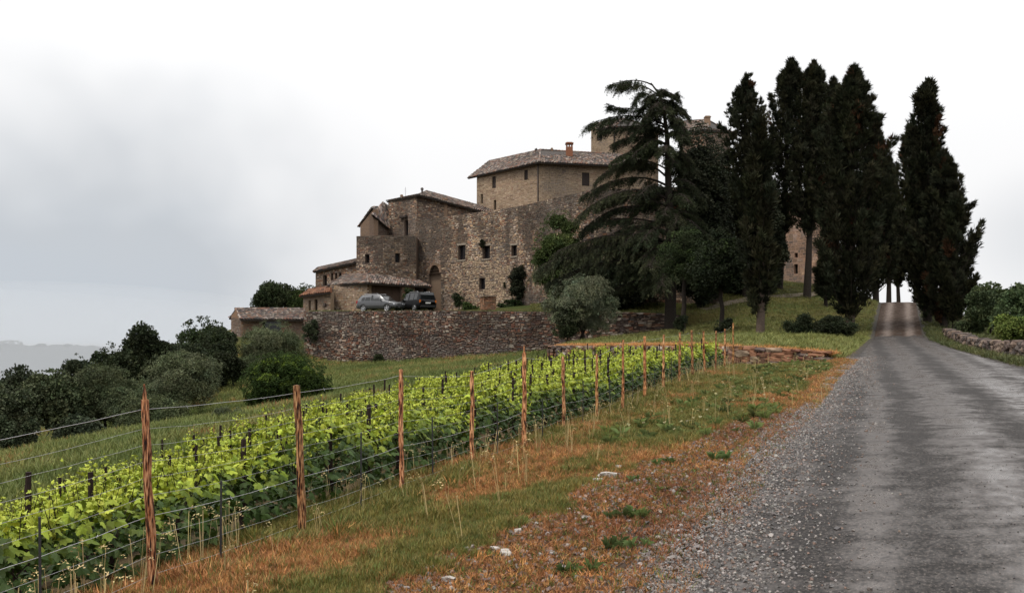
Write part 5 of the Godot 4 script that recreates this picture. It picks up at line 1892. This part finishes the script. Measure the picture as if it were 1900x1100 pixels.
func grasses() -> void:
	var r := rng(900)
	var green := Color(0.095, 0.125, 0.026)
	var lush := Color(0.060, 0.100, 0.022)
	var straw := Color(0.47, 0.235, 0.082)
	var rust := Color(0.21, 0.085, 0.036)
	# the verge between fence and road
	var live := [Scatter.new(), Scatter.new()]
	var dead := [Scatter.new(), Scatter.new()]
	var ears := Scatter.new()
	var n := 0
	while n < 150000:
		n += 1
		var d := 4.6 + pow(r.randf(), 1.9) * 33.0
		var left := FENCE0.x + 0.394 * (d - 7.5) - 1.0
		var right := road_at(d).x
		var x := lerpf(left, right + 0.35, r.randf())
		if r.randf() > (right + 0.35 - left) / 5.2:
			continue
		if Geometry2D.is_point_in_polygon(Vector2(x, d), mid_area):
			continue
		var bare := bank_amount(x, d)
		var dry := dry_amount(x, d)
		var patchy := dry_amount(x * 2.3 + 40.0, d * 2.3)
		if x > right - 0.25:
			dry = maxf(dry, 0.8)
		var far_ := clampf((d - 8) / 25.0, 0, 1)
		var y := ground(x, d)
		var pos := Vector3(x, y, -d)
		if bare > 0.5:
			# low dead tufts and litter on the bank
			if r.randf() < 0.5:
				dead[n % 2].put(basis_toward(Vector3.UP + rand_dir(r) * 0.9, r.randf() * TAU, r.randf_range(0.03, 0.08), 2.2), pos, vary(rust.lerp(straw, r.randf() * patchy) if r.randf() < 0.8 else green, r, 0.45))
			continue
		var sz := r.randf_range(0.05, 0.15) * lerpf(1.0, 1.5, far_) * (1.0 if d < 27 else 0.75)
		var near_fence := x < left + 1.6
		if near_fence:
			sz *= 1.5
		var lush_here := 0.75 + 0.6 * patch2.get_noise_2d(x * 1.7 + 9.0, d * 1.7)
		sz *= lush_here
		if r.randf() < smoothstep(0.30, 0.85, dry) * 0.86:
			dead[n % 2].put(basis_toward(Vector3.UP + rand_dir(r) * 0.35, r.randf() * TAU, sz * 0.85, lerpf(1.6, 2.0, far_)), pos, vary(straw.lerp(rust, pow(r.randf(), 0.7) * 0.95), r, 0.45))
		else:
			live[n % 2].put(basis_toward(Vector3.UP + rand_dir(r) * 0.25, r.randf() * TAU, sz, lerpf(1.5, 1.9, far_)), pos, vary(green.lerp(lush, r.randf()).lerp(straw, r.randf() * 0.35), r, 0.4))
		if r.randf() < (0.006 if near_fence else 0.0012):
			ears.put(basis_toward(Vector3.UP + rand_dir(r) * 0.15, r.randf() * TAU, r.randf_range(0.3, 0.6)), pos, vary(Color(0.42, 0.33, 0.16), r, 0.25))
	for k in 2:
		grass_piece("grass", ["green grass tufts of the verge, broad-bladed", "green grass tufts of the verge, finer"][k], "grass", live[k], MESH.grass[k], M.grass)
		grass_piece("dry_grass", ["dry orange grass patches on the verge", "withered rusty grass on the verge and bank"][k], "dry grass", dead[k], MESH.grass[2 + k], M.grass)
	grass_piece("wild_oats", "pale seed stalks of wild oats along the fence", "grass", ears, MESH.stalk[0], M.grass)
	# meadow beyond the vines
	var meadow := Scatter.new()
	n = 0
	while n < 52000:
		n += 1
		var d := 12.0 + r.randf() * 82.0
		var x := r.randf_range(-0.56, 0.06) * d
		var off := -(x + 2.85) * 0.93 + (d - 7.5) * 0.366
		if off < 9.6 or x < -33:
			continue
		if r.randf() > 0.25 + d / 90.0 or Geometry2D.is_point_in_polygon(Vector2(x, d), high_area) or Geometry2D.is_point_in_polygon(Vector2(x, d), mid_area):
			continue
		var dry := dry_amount(x * 0.5, d * 0.5)
		var c := Color(0.105, 0.135, 0.036).lerp(Color(0.24, 0.22, 0.07), r.randf() * dry)
		if dry > 0.75 and r.randf() < 0.15:
			c = Color(0.30, 0.15, 0.06)
		meadow.put(basis_toward(Vector3.UP + rand_dir(r) * 0.3, r.randf() * TAU, r.randf_range(0.22, 0.5), 2.0), Vector3(x, ground(x, d), -d), vary(c, r, 0.3))
	grass_piece("meadow_grass", "green meadow grass between the vineyard and the retaining wall", "grass", meadow, MESH.grass[0], M.grass)
	# terrace behind the low wall, slopes under the cypresses, banks right of the road
	var slope := Scatter.new()
	var fringe := Scatter.new()
	n = 0
	while n < 60000:
		n += 1
		var d := 24.0 + pow(r.randf(), 1.2) * 78.0
		var x := r.randf_range(0.02, 0.62) * d
		var q := Vector2(x, d)
		var rd := road_at(d)
		if x > rd.x - 0.3 and x < rd.y + 0.15:
			continue
		var right_bank := x >= rd.y
		if not right_bank and not (Geometry2D.is_point_in_polygon(q, mid_area) or Geometry2D.is_point_in_polygon(q, high_area)):
			continue
		var c := Color(0.11, 0.135, 0.034).lerp(Color(0.19, 0.19, 0.055), r.randf())
		if d > 62:  # browner and darker grass, painting in the shade beneath the cypresses
			c = c.lerp(Color(0.10, 0.07, 0.03), r.randf() * 0.6)
		if right_bank:
			c = Color(0.055, 0.075, 0.024).lerp(Color(0.10, 0.10, 0.035), r.randf())
		slope.put(basis_toward(Vector3.UP + rand_dir(r) * 0.3, r.randf() * TAU, r.randf_range(0.13, 0.32), 2.1), Vector3(x, ground(x, d), -d), vary(c, r, 0.3))
	for k in LOW_WALL.size() - 1:        # straw hanging over the wall's edge
		var a := LOW_WALL[k]
		var b := LOW_WALL[k + 1]
		var m := int((b - a).length() * 95)
		for z in m:
			var q := a.lerp(b, r.randf()) + Vector2(r.randf_range(0.05, 0.75), r.randf_range(-0.1, 0.5))
			fringe.put(basis_toward(Vector3.UP + Vector3(-0.3, 0, 0.3) + rand_dir(r) * 0.5, r.randf() * TAU, r.randf_range(0.10, 0.2), 2.2), Vector3(q.x, maxf(ground(q.x, q.y), mid_ground.at(q.x, q.y) - 0.05), -q.y), vary(straw.lerp(rust, r.randf() * 0.4), r, 0.3))
	grass_piece("slope_grass", "grass on the terrace and slopes under the cypresses", "grass", slope, MESH.grass[1], M.grass)
	grass_piece("straw_fringe", "straw-coloured grass fringe on top of the low terrace wall", "dry grass", fringe, MESH.grass[2], M.grass)
	# terrace edge weeds on the retaining wall
	var ledge := Scatter.new()
	for z in 2600:
		var u := r.randf() * 2.999
		var k := int(u)
		var q := BIG_WALL[k].lerp(BIG_WALL[k + 1], u - k) + Vector2(r.randf_range(0.0, 0.6), r.randf_range(0.3, 3.0))
		ledge.put(basis_toward(Vector3.UP + rand_dir(r) * 0.5, r.randf() * TAU, r.randf_range(0.15, 0.35), 2.0), Vector3(q.x, high_ground.at(q.x, q.y), -q.y), vary(Color(0.085, 0.10, 0.03), r, 0.35))
	grass_piece("terrace_grass", "thin grass along the top edge of the retaining wall", "grass", ledge, MESH.grass[3], M.grass)
	# flowering weeds on the verge near the road
	var weeds := Scatter.new()
	var blooms := Scatter.new()
	for z in 260:
		var d := 14.0 + r.randf() * 20.0
		var x := road_at(d).x - r.randf_range(0.3, 3.0)
		var pos := Vector3(x, ground(x, d), -d)
		weeds.put(basis_toward(Vector3.UP + rand_dir(r) * 0.3, r.randf() * TAU, r.randf_range(0.07, 0.18)), pos, vary(Color(0.13, 0.16, 0.05), r, 0.4))
		if r.randf() < 0.25:
			blooms.put(basis_toward(Vector3.UP + rand_dir(r) * 0.5, r.randf() * TAU, r.randf_range(0.02, 0.04)), pos + Vector3.UP * r.randf_range(0.1, 0.3), vary(Color(0.62, 0.58, 0.36), r, 0.2))
	for q in [[1160, 960, 0.2], [1150, 1015, 0.16], [1190, 955, 0.15], [1230, 860, 0.14], [1330, 845, 0.2], [1190, 890, 0.12], [1165, 1012, 0.15], [1260, 800, 0.2], [1075, 1060, 0.14], [1240, 905, 0.1]]:
		var d: float = 1.6 * F / (q[1] - HORIZON)
		d = (EYE - ground((q[0] - 950) / F * d, d)) * F / (q[1] - HORIZON)
		var x: float = (q[0] - 950) / F * d
		for z in 3:
			weeds.put(basis_toward(Vector3.UP + rand_dir(r) * 0.3, r.randf() * TAU, q[2] * r.randf_range(0.35, 0.65)), Vector3(x + r.randf_range(-0.15, 0.15), ground(x, d), -d + r.randf_range(-0.1, 0.1)), vary(Color(0.10, 0.14, 0.045), r, 0.35))
	grass_piece("weeds", "leafy green weeds dotted over verge and bank", "weeds", weeds, MESH.weed, M.grass)
	grass_piece("wild_flowers", "small cream flower heads among the verge weeds", "flowers", blooms, MESH.weed, M.grass)

func loose_stones() -> void:
	var r := rng(950)
	var chips := [Scatter.new(), Scatter.new()]
	for z in 36000:
		var d := 4.6 + pow(r.randf(), 1.8) * 32.0
		var rd := road_at(d)
		var u := absf(r.randfn(0.0, 0.6))
		var x := rd.x - 0.25 + u * 1.0
		if x > rd.y:
			continue
		var y := maxf(road_y(x, d), ground(x, d))
		var s := r.randf_range(0.005, 0.016) * (1.7 if r.randf() < 0.05 else 1.0) * lerpf(1.0, 1.5, clampf(d / 30.0, 0, 1))
		var c: Color = [Color(0.09, 0.08, 0.073), Color(0.12, 0.105, 0.096), Color(0.05, 0.045, 0.042), Color(0.20, 0.18, 0.165), Color(0.12, 0.075, 0.055)][r.randi() % 5]
		chips[z % 2].put(basis_toward(rand_dir(r), r.randf() * TAU, s, r.randf_range(0.8, 1.6)), Vector3(x, y + s * 0.15, -d), vary(c, r, 0.25))
	for z in 3600:          # stray chippings all over the road, and earth clods on the bank
		var d := 4.6 + pow(r.randf(), 1.6) * 26.0
		var rd := road_at(d)
		var x := lerpf(rd.x, minf(rd.y, rd.x + 0.62 * d), r.randf())
		var s := r.randf_range(0.004, 0.011)
		chips[0].put(basis_toward(rand_dir(r), r.randf() * TAU, s, 1.3), Vector3(x, road_y(x, d) + s * 0.2, -d), vary(Color(0.05, 0.045, 0.043), r, 0.5))
	for z in 5200:
		var d := 5.0 + pow(r.randf(), 1.4) * 12.0
		var x := road_at(d).x - r.randf_range(0.0, 2.0)
		if bank_amount(x, d) < 0.4:
			continue
		var s := r.randf_range(0.008, 0.032)
		chips[1].put(basis_toward(rand_dir(r), r.randf() * TAU, s, 1.3), Vector3(x, ground(x, d) + s * 0.1, -d), vary([Color(0.07, 0.035, 0.02), Color(0.05, 0.03, 0.022), Color(0.16, 0.135, 0.12), Color(0.13, 0.06, 0.03)][r.randi() % 4], r, 0.35))
	grass_piece("gravel", "wet grey gravel chippings along the road edge", "gravel", chips[0], MESH.stones[0], M.pebble)
	grass_piece("gravel", "coarser gravel and earth clods on the reddish bank", "gravel", chips[1], MESH.stones[3], M.pebble)
	# pale rocks one can pick out on the bank
	var k := 0
	for q in [[1128, 886, 0.20, "largest white rock on the crest of the reddish bank"], [1110, 893, 0.11, "small white rock touching the largest one on the bank"], [1150, 868, 0.12, "flat white rock a little above the largest one"], [961, 988, 0.10, "pale rock alone at the grass edge of the bank"], [938, 1030, 0.13, "long pale rock low on the reddish bank"], [918, 1020, 0.08, "small pale rock beside the long one on bank"], [833, 1078, 0.10, "grey rock at the foot of the reddish bank"], [1280, 785, 0.16, "pale stone among dry grass near gravel edge"]]:
		var d: float = 1.7 * F / (q[1] - HORIZON)
		for it in 4:
			d = (EYE - ground((q[0] - 950) / F * d, d)) * F / (q[1] - HORIZON)
		var x: float = (q[0] - 950) / F * d
		var b := Basis(Vector3.UP, r.randf() * TAU) * Basis.from_scale(Vector3(q[2] * 1.0, q[2] * 0.45, q[2] * 0.6))
		var o := part("rock", MESH.stones[k % 6], M.pale_rock, self, Transform3D(b, Vector3(x, ground(x, d) + q[2] * 0.08, -d)))
		tag(o, q[3], "rock", "pale rocks on the bank")
		k += 1

# ---------------------------------------------------------------- cars
func car(called: String, label: String, at: Vector3, turn: float, paint: Material, boxy: bool) -> void:
	var t := thing(called, label, "car", at, "cars parked on the terrace", turn)
	t.scale = Vector3.ONE * 1.07
	# stations along x (front +): x, bottom, belt height, roof height, half width at waist, half width at roof
	var st := [[-2.20, 0.42, 0.80, 0.84, 0.70, 0.60], [-2.14, 0.34, 0.98, 1.08, 0.84, 0.68], [-2.02, 0.30, 1.02, 1.30, 0.89, 0.66], [-1.70, 0.28, 1.03, 1.56, 0.91, 0.66], [-1.20, 0.26, 1.02, 1.62, 0.915, 0.67], [-0.20, 0.25, 1.00, 1.63, 0.915, 0.67], [0.40, 0.25, 0.98, 1.58, 0.915, 0.65], [0.72, 0.25, 0.97, 1.42, 0.91, 0.66], [1.12, 0.26, 0.96, 1.06, 0.905, 0.76], [1.35, 0.27, 0.94, 1.00, 0.90, 0.72], [1.85, 0.30, 0.86, 0.92, 0.87, 0.64], [2.10, 0.33, 0.74, 0.80, 0.78, 0.55], [2.20, 0.40, 0.60, 0.62, 0.62, 0.45]]
	if boxy:
		st = [[-2.28, 0.45, 0.86, 0.90, 0.76, 0.66], [-2.22, 0.36, 1.06, 1.16, 0.90, 0.74], [-2.16, 0.33, 1.10, 1.50, 0.93, 0.72], [-2.02, 0.31, 1.10, 1.74, 0.935, 0.74], [-1.20, 0.30, 1.09, 1.80, 0.94, 0.75], [0.10, 0.30, 1.08, 1.80, 0.94, 0.75], [0.52, 0.30, 1.07, 1.74, 0.94, 0.74], [0.78, 0.30, 1.06, 1.52, 0.935, 0.75], [1.08, 0.30, 1.05, 1.16, 0.93, 0.80], [1.30, 0.31, 1.04, 1.10, 0.925, 0.78], [1.95, 0.33, 1.00, 1.05, 0.91, 0.72], [2.18, 0.36, 0.88, 0.92, 0.85, 0.64], [2.26, 0.44, 0.66, 0.68, 0.70, 0.5]]
	var ring := func(s: Array, grow := 0.0) -> Array:
		var w: float = s[4] + grow
		var c: float = s[5] + grow
		var half := [Vector2(s[1], w * 0.86), Vector2(s[1] + 0.10, w * 0.97), Vector2(lerpf(s[1], s[2], 0.5), w), Vector2(s[2] - 0.06, w * 0.985), Vector2(s[2], w * 0.955), Vector2(lerpf(s[2], s[3], 0.55), lerpf(w * 0.945, c, 0.55)), Vector2(s[3] - 0.045, c), Vector2(s[3] + grow, c * 0.82)]
		var out := []
		for p in half:
			out.append(Vector3(s[0], p.x, p.y))
		for k in range(half.size() - 1, -1, -1):
			out.append(Vector3(s[0], half[k].x, -half[k].y))
		return out
	var b := Buf.new()
	var n := 16
	for s in st:
		for p in ring.call(s):
			b.v.append(p)
			b.c.append(Color.WHITE)
	for k in st.size() - 1:
		for q in n:
			var a := k * n + q
			var c := k * n + (q + 1) % n
			b.i.append_array(PackedInt32Array([a, c, c + n, a, c + n, a + n]))
	for e in [0, st.size() - 1]:
		for q in range(1, n - 1):
			b.i.append_array(PackedInt32Array([e * n, e * n + q, e * n + q + 1]))
	b.smooth_normals()
	var body := part("body", b.mesh(), paint, t)
	# glass: lifted a finger off the shell
	var pane := func(called2: String, quads: Array) -> void:
		var g := Buf.new()
		for q in quads:
			g.quad(q[0], q[1], q[2], q[3])
		part(called2, g.mesh(), M.car_glass, t)
	var side := func(k0: int, k1: int, u0: float, u1: float, s: int) -> Array:
		var ra: Array = ring.call(st[k0], 0.012)
		var rb: Array = ring.call(st[k1], 0.012)
		var fa := func(i: int) -> Vector3: return Vector3(ra[i].x, ra[i].y, ra[i].z * s)
		var fb := func(i: int) -> Vector3: return Vector3(rb[i].x, rb[i].y, rb[i].z * s)
		var lo0: Vector3 = fa.call(4).lerp(fb.call(4), u0)
		var lo1: Vector3 = fa.call(4).lerp(fb.call(4), u1)
		var hi0: Vector3 = fa.call(6).lerp(fb.call(6), u0)
		var hi1: Vector3 = fa.call(6).lerp(fb.call(6), u1)
		return [lo0 + Vector3.UP * 0.03, lo1 + Vector3.UP * 0.03, hi1 - Vector3.UP * 0.05, hi0 - Vector3.UP * 0.05]
	for s in [1, -1]:
		pane.call("side_window", [side.call(3, 4, 0.25, 0.95, s)])
		pane.call("side_window", [side.call(4, 5, 0.05, 0.62, s)])
		pane.call("side_window", [side.call(5, 6, -0.5, 0.9, s), side.call(6, 7, -0.1, 0.85, s)])
	var slope := func(k0: int, k1: int, in_: float) -> Array:
		var a: Array = st[k0]
		var c: Array = st[k1]
		return [Vector3(a[0], a[3] + 0.03, a[5] * in_), Vector3(c[0], c[3] + 0.03, c[5] * in_), Vector3(c[0], c[3] + 0.03, -c[5] * in_), Vector3(a[0], a[3] + 0.03, -a[5] * in_)]
	pane.call("windscreen", [slope.call(6, 7, 0.92), slope.call(7, 8, 0.92)])
	var rw := [slope.call(1, 2, 0.9), slope.call(2, 3, 0.9)]
	for q in rw:
		for z in 4:
			q[z].x -= 0.03
	pane.call("rear_window", rw)
	# wheels
	for x in [-1.32, 1.36]:
		for s in [1, -1]:
			var wheel := Node3D.new()
			wheel.name = "wheel"
			t.add_child(wheel, true)
			wheel.position = Vector3(x, 0.34, s * 0.80)
			var ty := Buf.new()
			ty.tube([Vector3(0, 0, -0.13), Vector3(0, 0, -0.10), Vector3(0, 0, 0.10), Vector3(0, 0, 0.13)], [0.30, 0.34, 0.34, 0.30], 20)
			part("tyre", ty.mesh(), M.rubber, wheel)
			var rim := Buf.new()
			for k in 5:
				var q := Transform3D(Basis(Vector3.BACK, TAU * k / 5.0), Vector3.ZERO)
				rim.box(Vector3(-0.035, 0.03, s * 0.125), Vector3(0.035, 0.235, s * 0.145), q)
			rim.tube([Vector3(0, 0, s * 0.125), Vector3(0, 0, s * 0.155)], [0.07, 0.05], 10)
			var ringp := []
			var rr := []
			for k in 17:
				ringp.append(Vector3(cos(TAU * k / 16.0), sin(TAU * k / 16.0), 0) * 0.24 + Vector3(0, 0, s * 0.133))
				rr.append(0.018)
			rim.tube(ringp, rr, 5, false)
			part("rim", rim.mesh(), M.alloy, wheel)
	for x in [-1.32, 1.36]:
		for s in [1, -1]:
			var ar := Buf.new()
			var pts := []
			var rr := []
			for k in 11:
				var a := PI * k / 10.0
				pts.append(Vector3(x + cos(a) * 0.40, 0.34 + sin(a) * 0.40, s * 0.90))
				rr.append(0.045)
			ar.tube(pts, rr, 6)
			part("wheel_arch", ar.mesh(), M.plastic, t)
	var front: float = st[-2][0]
	var rear: float = st[1][0]
	for s in [1, -1]:
		var hl := Buf.new()
		hl.box(Vector3(front - 0.24, 0.66, s * 0.66 - 0.16), Vector3(front + 0.04, 0.80, s * 0.66 + 0.14))
		part("headlight", hl.mesh(), M.lamp_glass, t)
		var tl := Buf.new()
		tl.box(Vector3(rear - 0.045, 0.82, s * 0.80 - 0.07), Vector3(rear + 0.16, 1.06, s * 0.80 + 0.075))
		part("tail_light", tl.mesh(), M.lamp_amber if boxy else M.lamp_red, t)
		var mi := Buf.new()
		mi.box(Vector3(0.62, 1.0, s * 1.0 - 0.09), Vector3(0.76, 1.15, s * 1.0 + 0.09))
		part("door_mirror", mi.mesh(), paint, t)
		var rl := Buf.new()
		rl.tube([Vector3(-1.5, st[4][3] + 0.0, s * 0.6), Vector3(-1.42, st[4][3] + 0.06, s * 0.6), Vector3(0.1, st[4][3] + 0.06, s * 0.6), Vector3(0.2, st[4][3] - 0.02, s * 0.6)], [0.018, 0.018, 0.018, 0.018], 6)
		part("roof_rail", rl.mesh(), M.alloy, t)
	var bump_ := Buf.new()
	bump_.box(Vector3(front - 0.1, 0.36, -0.72), Vector3(front + 0.085, 0.5, 0.72))
	part("front_bumper", bump_.mesh(), M.plastic, t)
	var rb := Buf.new()
	rb.box(Vector3(st[0][0] - 0.05, 0.42, -0.78), Vector3(st[0][0] + 0.2, 0.6, 0.78))
	part("rear_bumper", rb.mesh(), M.plastic, t)
	var gr := Buf.new()
	for k in 3:
		gr.box(Vector3(front - 0.02, 0.58 + k * 0.06, -0.36), Vector3(front + 0.075, 0.61 + k * 0.06, 0.36))
	part("grille", gr.mesh(), M.plastic, t)
	var fp := Buf.new()
	fp.box(Vector3(front + 0.087, 0.40, -0.26), Vector3(front + 0.1, 0.50, 0.26))
	part("number_plate", fp.mesh(), M.plate, t)
	var rp := Buf.new()
	rp.box(Vector3(st[0][0] - 0.03, 0.74, -0.26), Vector3(st[0][0] - 0.005, 0.86, 0.26))
	part("number_plate", rp.mesh(), M.plate, t)

func cars() -> void:
	var a := base_of(706, 93.5)
	a.y = ground(a.x, 93.5) + 0.0
	car("grey_car", "grey compact crossover car with silver roof rails parked on the terrace", a, -0.5, M.paint_grey, false)
	var b := base_of(772, 93.5)
	b.y = ground(b.x, 93.5) + 0.0
	car("black_car", "black boxy off-road car showing its tail lights on the terrace", b, PI - 0.98, M.paint_black, true)
# ---------------------------------------------------------------- distance
func distant_hill() -> void:
	var b := Buf.new()
	var D := 900.0
	var cols := 90
	for k in cols + 1:
		var px := lerpf(-900.0, 420.0, k / float(cols))
		var x := (px - 950) / F * D
		var crest := 641.0 + bump.get_noise_2d(px * 0.15, 3.0) * 5.0
		if px > 160:
			crest += (px - 160) * 0.10
		if px < 36:
			crest -= 2.0 * smoothstep(40, 30, px)
		var y := EYE + (HORIZON - crest) / F * D
		for q in 4:
			var back: float = [-260.0, -120.0, 0.0, 260.0][q]
			var h: float = [-56.0, lerpf(-56.0, y, 0.55), y, -56.0][q]
			b.v.append(Vector3(x, h, -D - back))
			b.c.append(Color.WHITE)
	for k in cols:
		for q in 3:
			var a := k * 4 + q
			b.i.append_array(PackedInt32Array([a, a + 4, a + 5, a, a + 5, a + 1]))
	b.smooth_normals()
	setting("hill", b.mesh(), M.hill)
	for q in [[18, 632, 40, 12, "dark wood clump on the left of the far ridge"], [75, 637, 16, 6, "lone small tree on the far misty ridge"], [125, 638, 14, 5, "second lone tree on the far misty ridge"]]:
		var r := rng(int(q[0]))
		var at := P(q[0], 646, D)
		var t := thing("far_tree", q[4], "tree", at, "trees on the far ridge")
		var sc := Scatter.new()
		var w: float = q[2] / F * D / 2
		var h: float = q[3] / F * D
		for z in 160:
			var v := rand_dir(r)
			sc.put(basis_toward(v, r.randf() * TAU, 2.2), Vector3(v.x * w, h * 0.6 + v.y * h * 0.5, v.z * w), vary(Color(0.04, 0.045, 0.03), r, 0.3))
		var tb := Buf.new()
		tb.tube([Vector3(0, -3, 0), Vector3(0, h * 0.6, 0)], [0.5, 0.3], 6)
		part("trunk", tb.mesh(), M.bark_dark, t)
		sc.make("crown", MESH.broad[0], M.leaves, t).set_meta("kind", "stuff")
	# mist lying in the valley before the ridge
	for q in [[Vector3(-430, -8, -560), Vector3(760, 90, 520), 0.0007], [Vector3(-250, -20, -520), Vector3(420, 110, 480), 0.0016]]:
		var fog := FogVolume.new()
		fog.name = numbered("valley_mist")
		fog.shape = RenderingServer.FOG_VOLUME_SHAPE_ELLIPSOID
		fog.size = q[1]
		fog.position = q[0]
		var fm := FogMaterial.new()
		fm.density = q[2]
		fm.albedo = Color(0.93, 0.95, 0.97)
		fog.material = fm
		add_child(fog)
		tag(fog, ["wide pale mist lying in the valley before the far ridge", "thicker mist at the right end of the valley"][0 if q[2] < 0.001 else 1], "mist")
		fog.set_meta("kind", "stuff")

func sky_texture() -> Texture2D:
	# bright overcast; banks of greyer cloud lie low round the horizon
	var W := 1024
	var H := 512
	var im := Image.create(W, H, false, Image.FORMAT_RGBF)
	var n := noise(61, 1.1, 4)
	var n2 := noise(62, 3.2, 4)
	for y in H:
		var el := PI * 0.5 - PI * (y + 0.5) / H
		for x in W:
			var az := wrapf((x + 0.5) / W * TAU, -PI, PI)
			var dir := Vector3(sin(az) * cos(el), sin(el), -cos(az) * cos(el))
			var low := 1.0 - smoothstep(0.10, 0.42, absf(dir.y - 0.06))
			var c := n.get_noise_3dv(dir * 1.4 + Vector3(3.1, 0.4, 0)) * 1.0 + n2.get_noise_3dv(dir * 1.2) * 0.12
			var bank := smoothstep(0.02, 0.42, c) * low * 0.8
			# the bank over the valley, thinning upwards and towards the hill
			var soft := n2.get_noise_3dv(dir * 1.7) * 0.05
			var over := (1.0 - smoothstep(-0.36, -0.10, az + soft)) * smoothstep(-1.5, -0.9, az) * (1.0 - smoothstep(0.06, 0.31, el + soft))
			bank = maxf(bank * smoothstep(0.7, 1.5, absf(az)), over)
			var da2 := (az - 0.53) / 0.10
			var de2 := (el - 0.10) / 0.07
			bank = maxf(bank, 0.35 * (1.0 - smoothstep(0.2, 1.2, sqrt(da2 * da2 + de2 * de2) + soft)))
			var white := Color(0.665, 0.665, 0.67) * (1.0 + 1.6 * pow(maxf(dir.y, 0.0), 2.0))
			var grey := Color(0.34, 0.37, 0.405)
			var col := white.lerp(grey, clampf(bank, 0, 1)) * (1.0 + 0.10 * bank * n2.get_noise_3dv(Vector3(dir.x * 1.5, dir.y * 5.0, dir.z * 1.5)))
			if dir.y < -0.02:
				col = Color(0.3, 0.3, 0.3)
			im.set_pixel(x, y, col)
	return ImageTexture.create_from_image(im)

func _ready() -> void:
	var cam := Camera3D.new()
	cam.name = "camera"
	cam.projection = Camera3D.PROJECTION_FRUSTUM
	cam.near = 0.1
	cam.far = 6000.0
	cam.size = 0.1 * 1100.0 / F
	cam.frustum_offset = Vector2(0, 0.1 * (HORIZON - 550.0) / F)
	cam.position = Vector3(0, EYE, 0)
	add_child(cam)
	cam.current = true
	var env := Environment.new()
	env.background_mode = Environment.BG_SKY
	var sky := Sky.new()
	var sm := PanoramaSkyMaterial.new()
	sm.panorama = sky_texture()
	sky.sky_material = sm
	env.sky = sky
	env.tonemap_mode = Environment.TONE_MAPPER_LINEAR
	env.tonemap_exposure = 1.4
	env.sdfgi_enabled = true
	env.ssao_enabled = true
	env.ssil_enabled = true
	env.volumetric_fog_enabled = true
	env.volumetric_fog_density = 0.0
	var we := WorldEnvironment.new()
	we.name = "environment"
	we.environment = env
	add_child(we)
	var sun := DirectionalLight3D.new()
	sun.name = "sun"
	sun.light_energy = 0.48
	sun.light_angular_distance = 14.0
	sun.light_color = Color(1.0, 0.96, 0.90)
	sun.shadow_enabled = true
	add_child(sun)
	sun.look_at_from_position(Vector3(-6, 14, 5), Vector3.ZERO)

	patch.seed = 41
	patch.frequency = 0.16
	patch.fractal_octaves = 3
	patch2.seed = 42
	patch2.frequency = 0.7
	make_materials()
	ground_points()
	build_terrain()
	print("terrain ", Time.get_ticks_msec())
	build_road()
	footpath()
	print("road ", Time.get_ticks_msec())
	village()
	field_walls()
	print("walls ", Time.get_ticks_msec())
	woods()
	print("woods ", Time.get_ticks_msec())
	cars()
	fence()
	vines()
	print("vines ", Time.get_ticks_msec())
	grasses()
	M.pale_rock = M.rock.duplicate()
	M.pale_rock.vertex_color_use_as_albedo = false
	M.pale_rock.albedo_color = lin(0.50, 0.46, 0.42)
	loose_stones()
	distant_hill()
	print("done ", Time.get_ticks_msec())
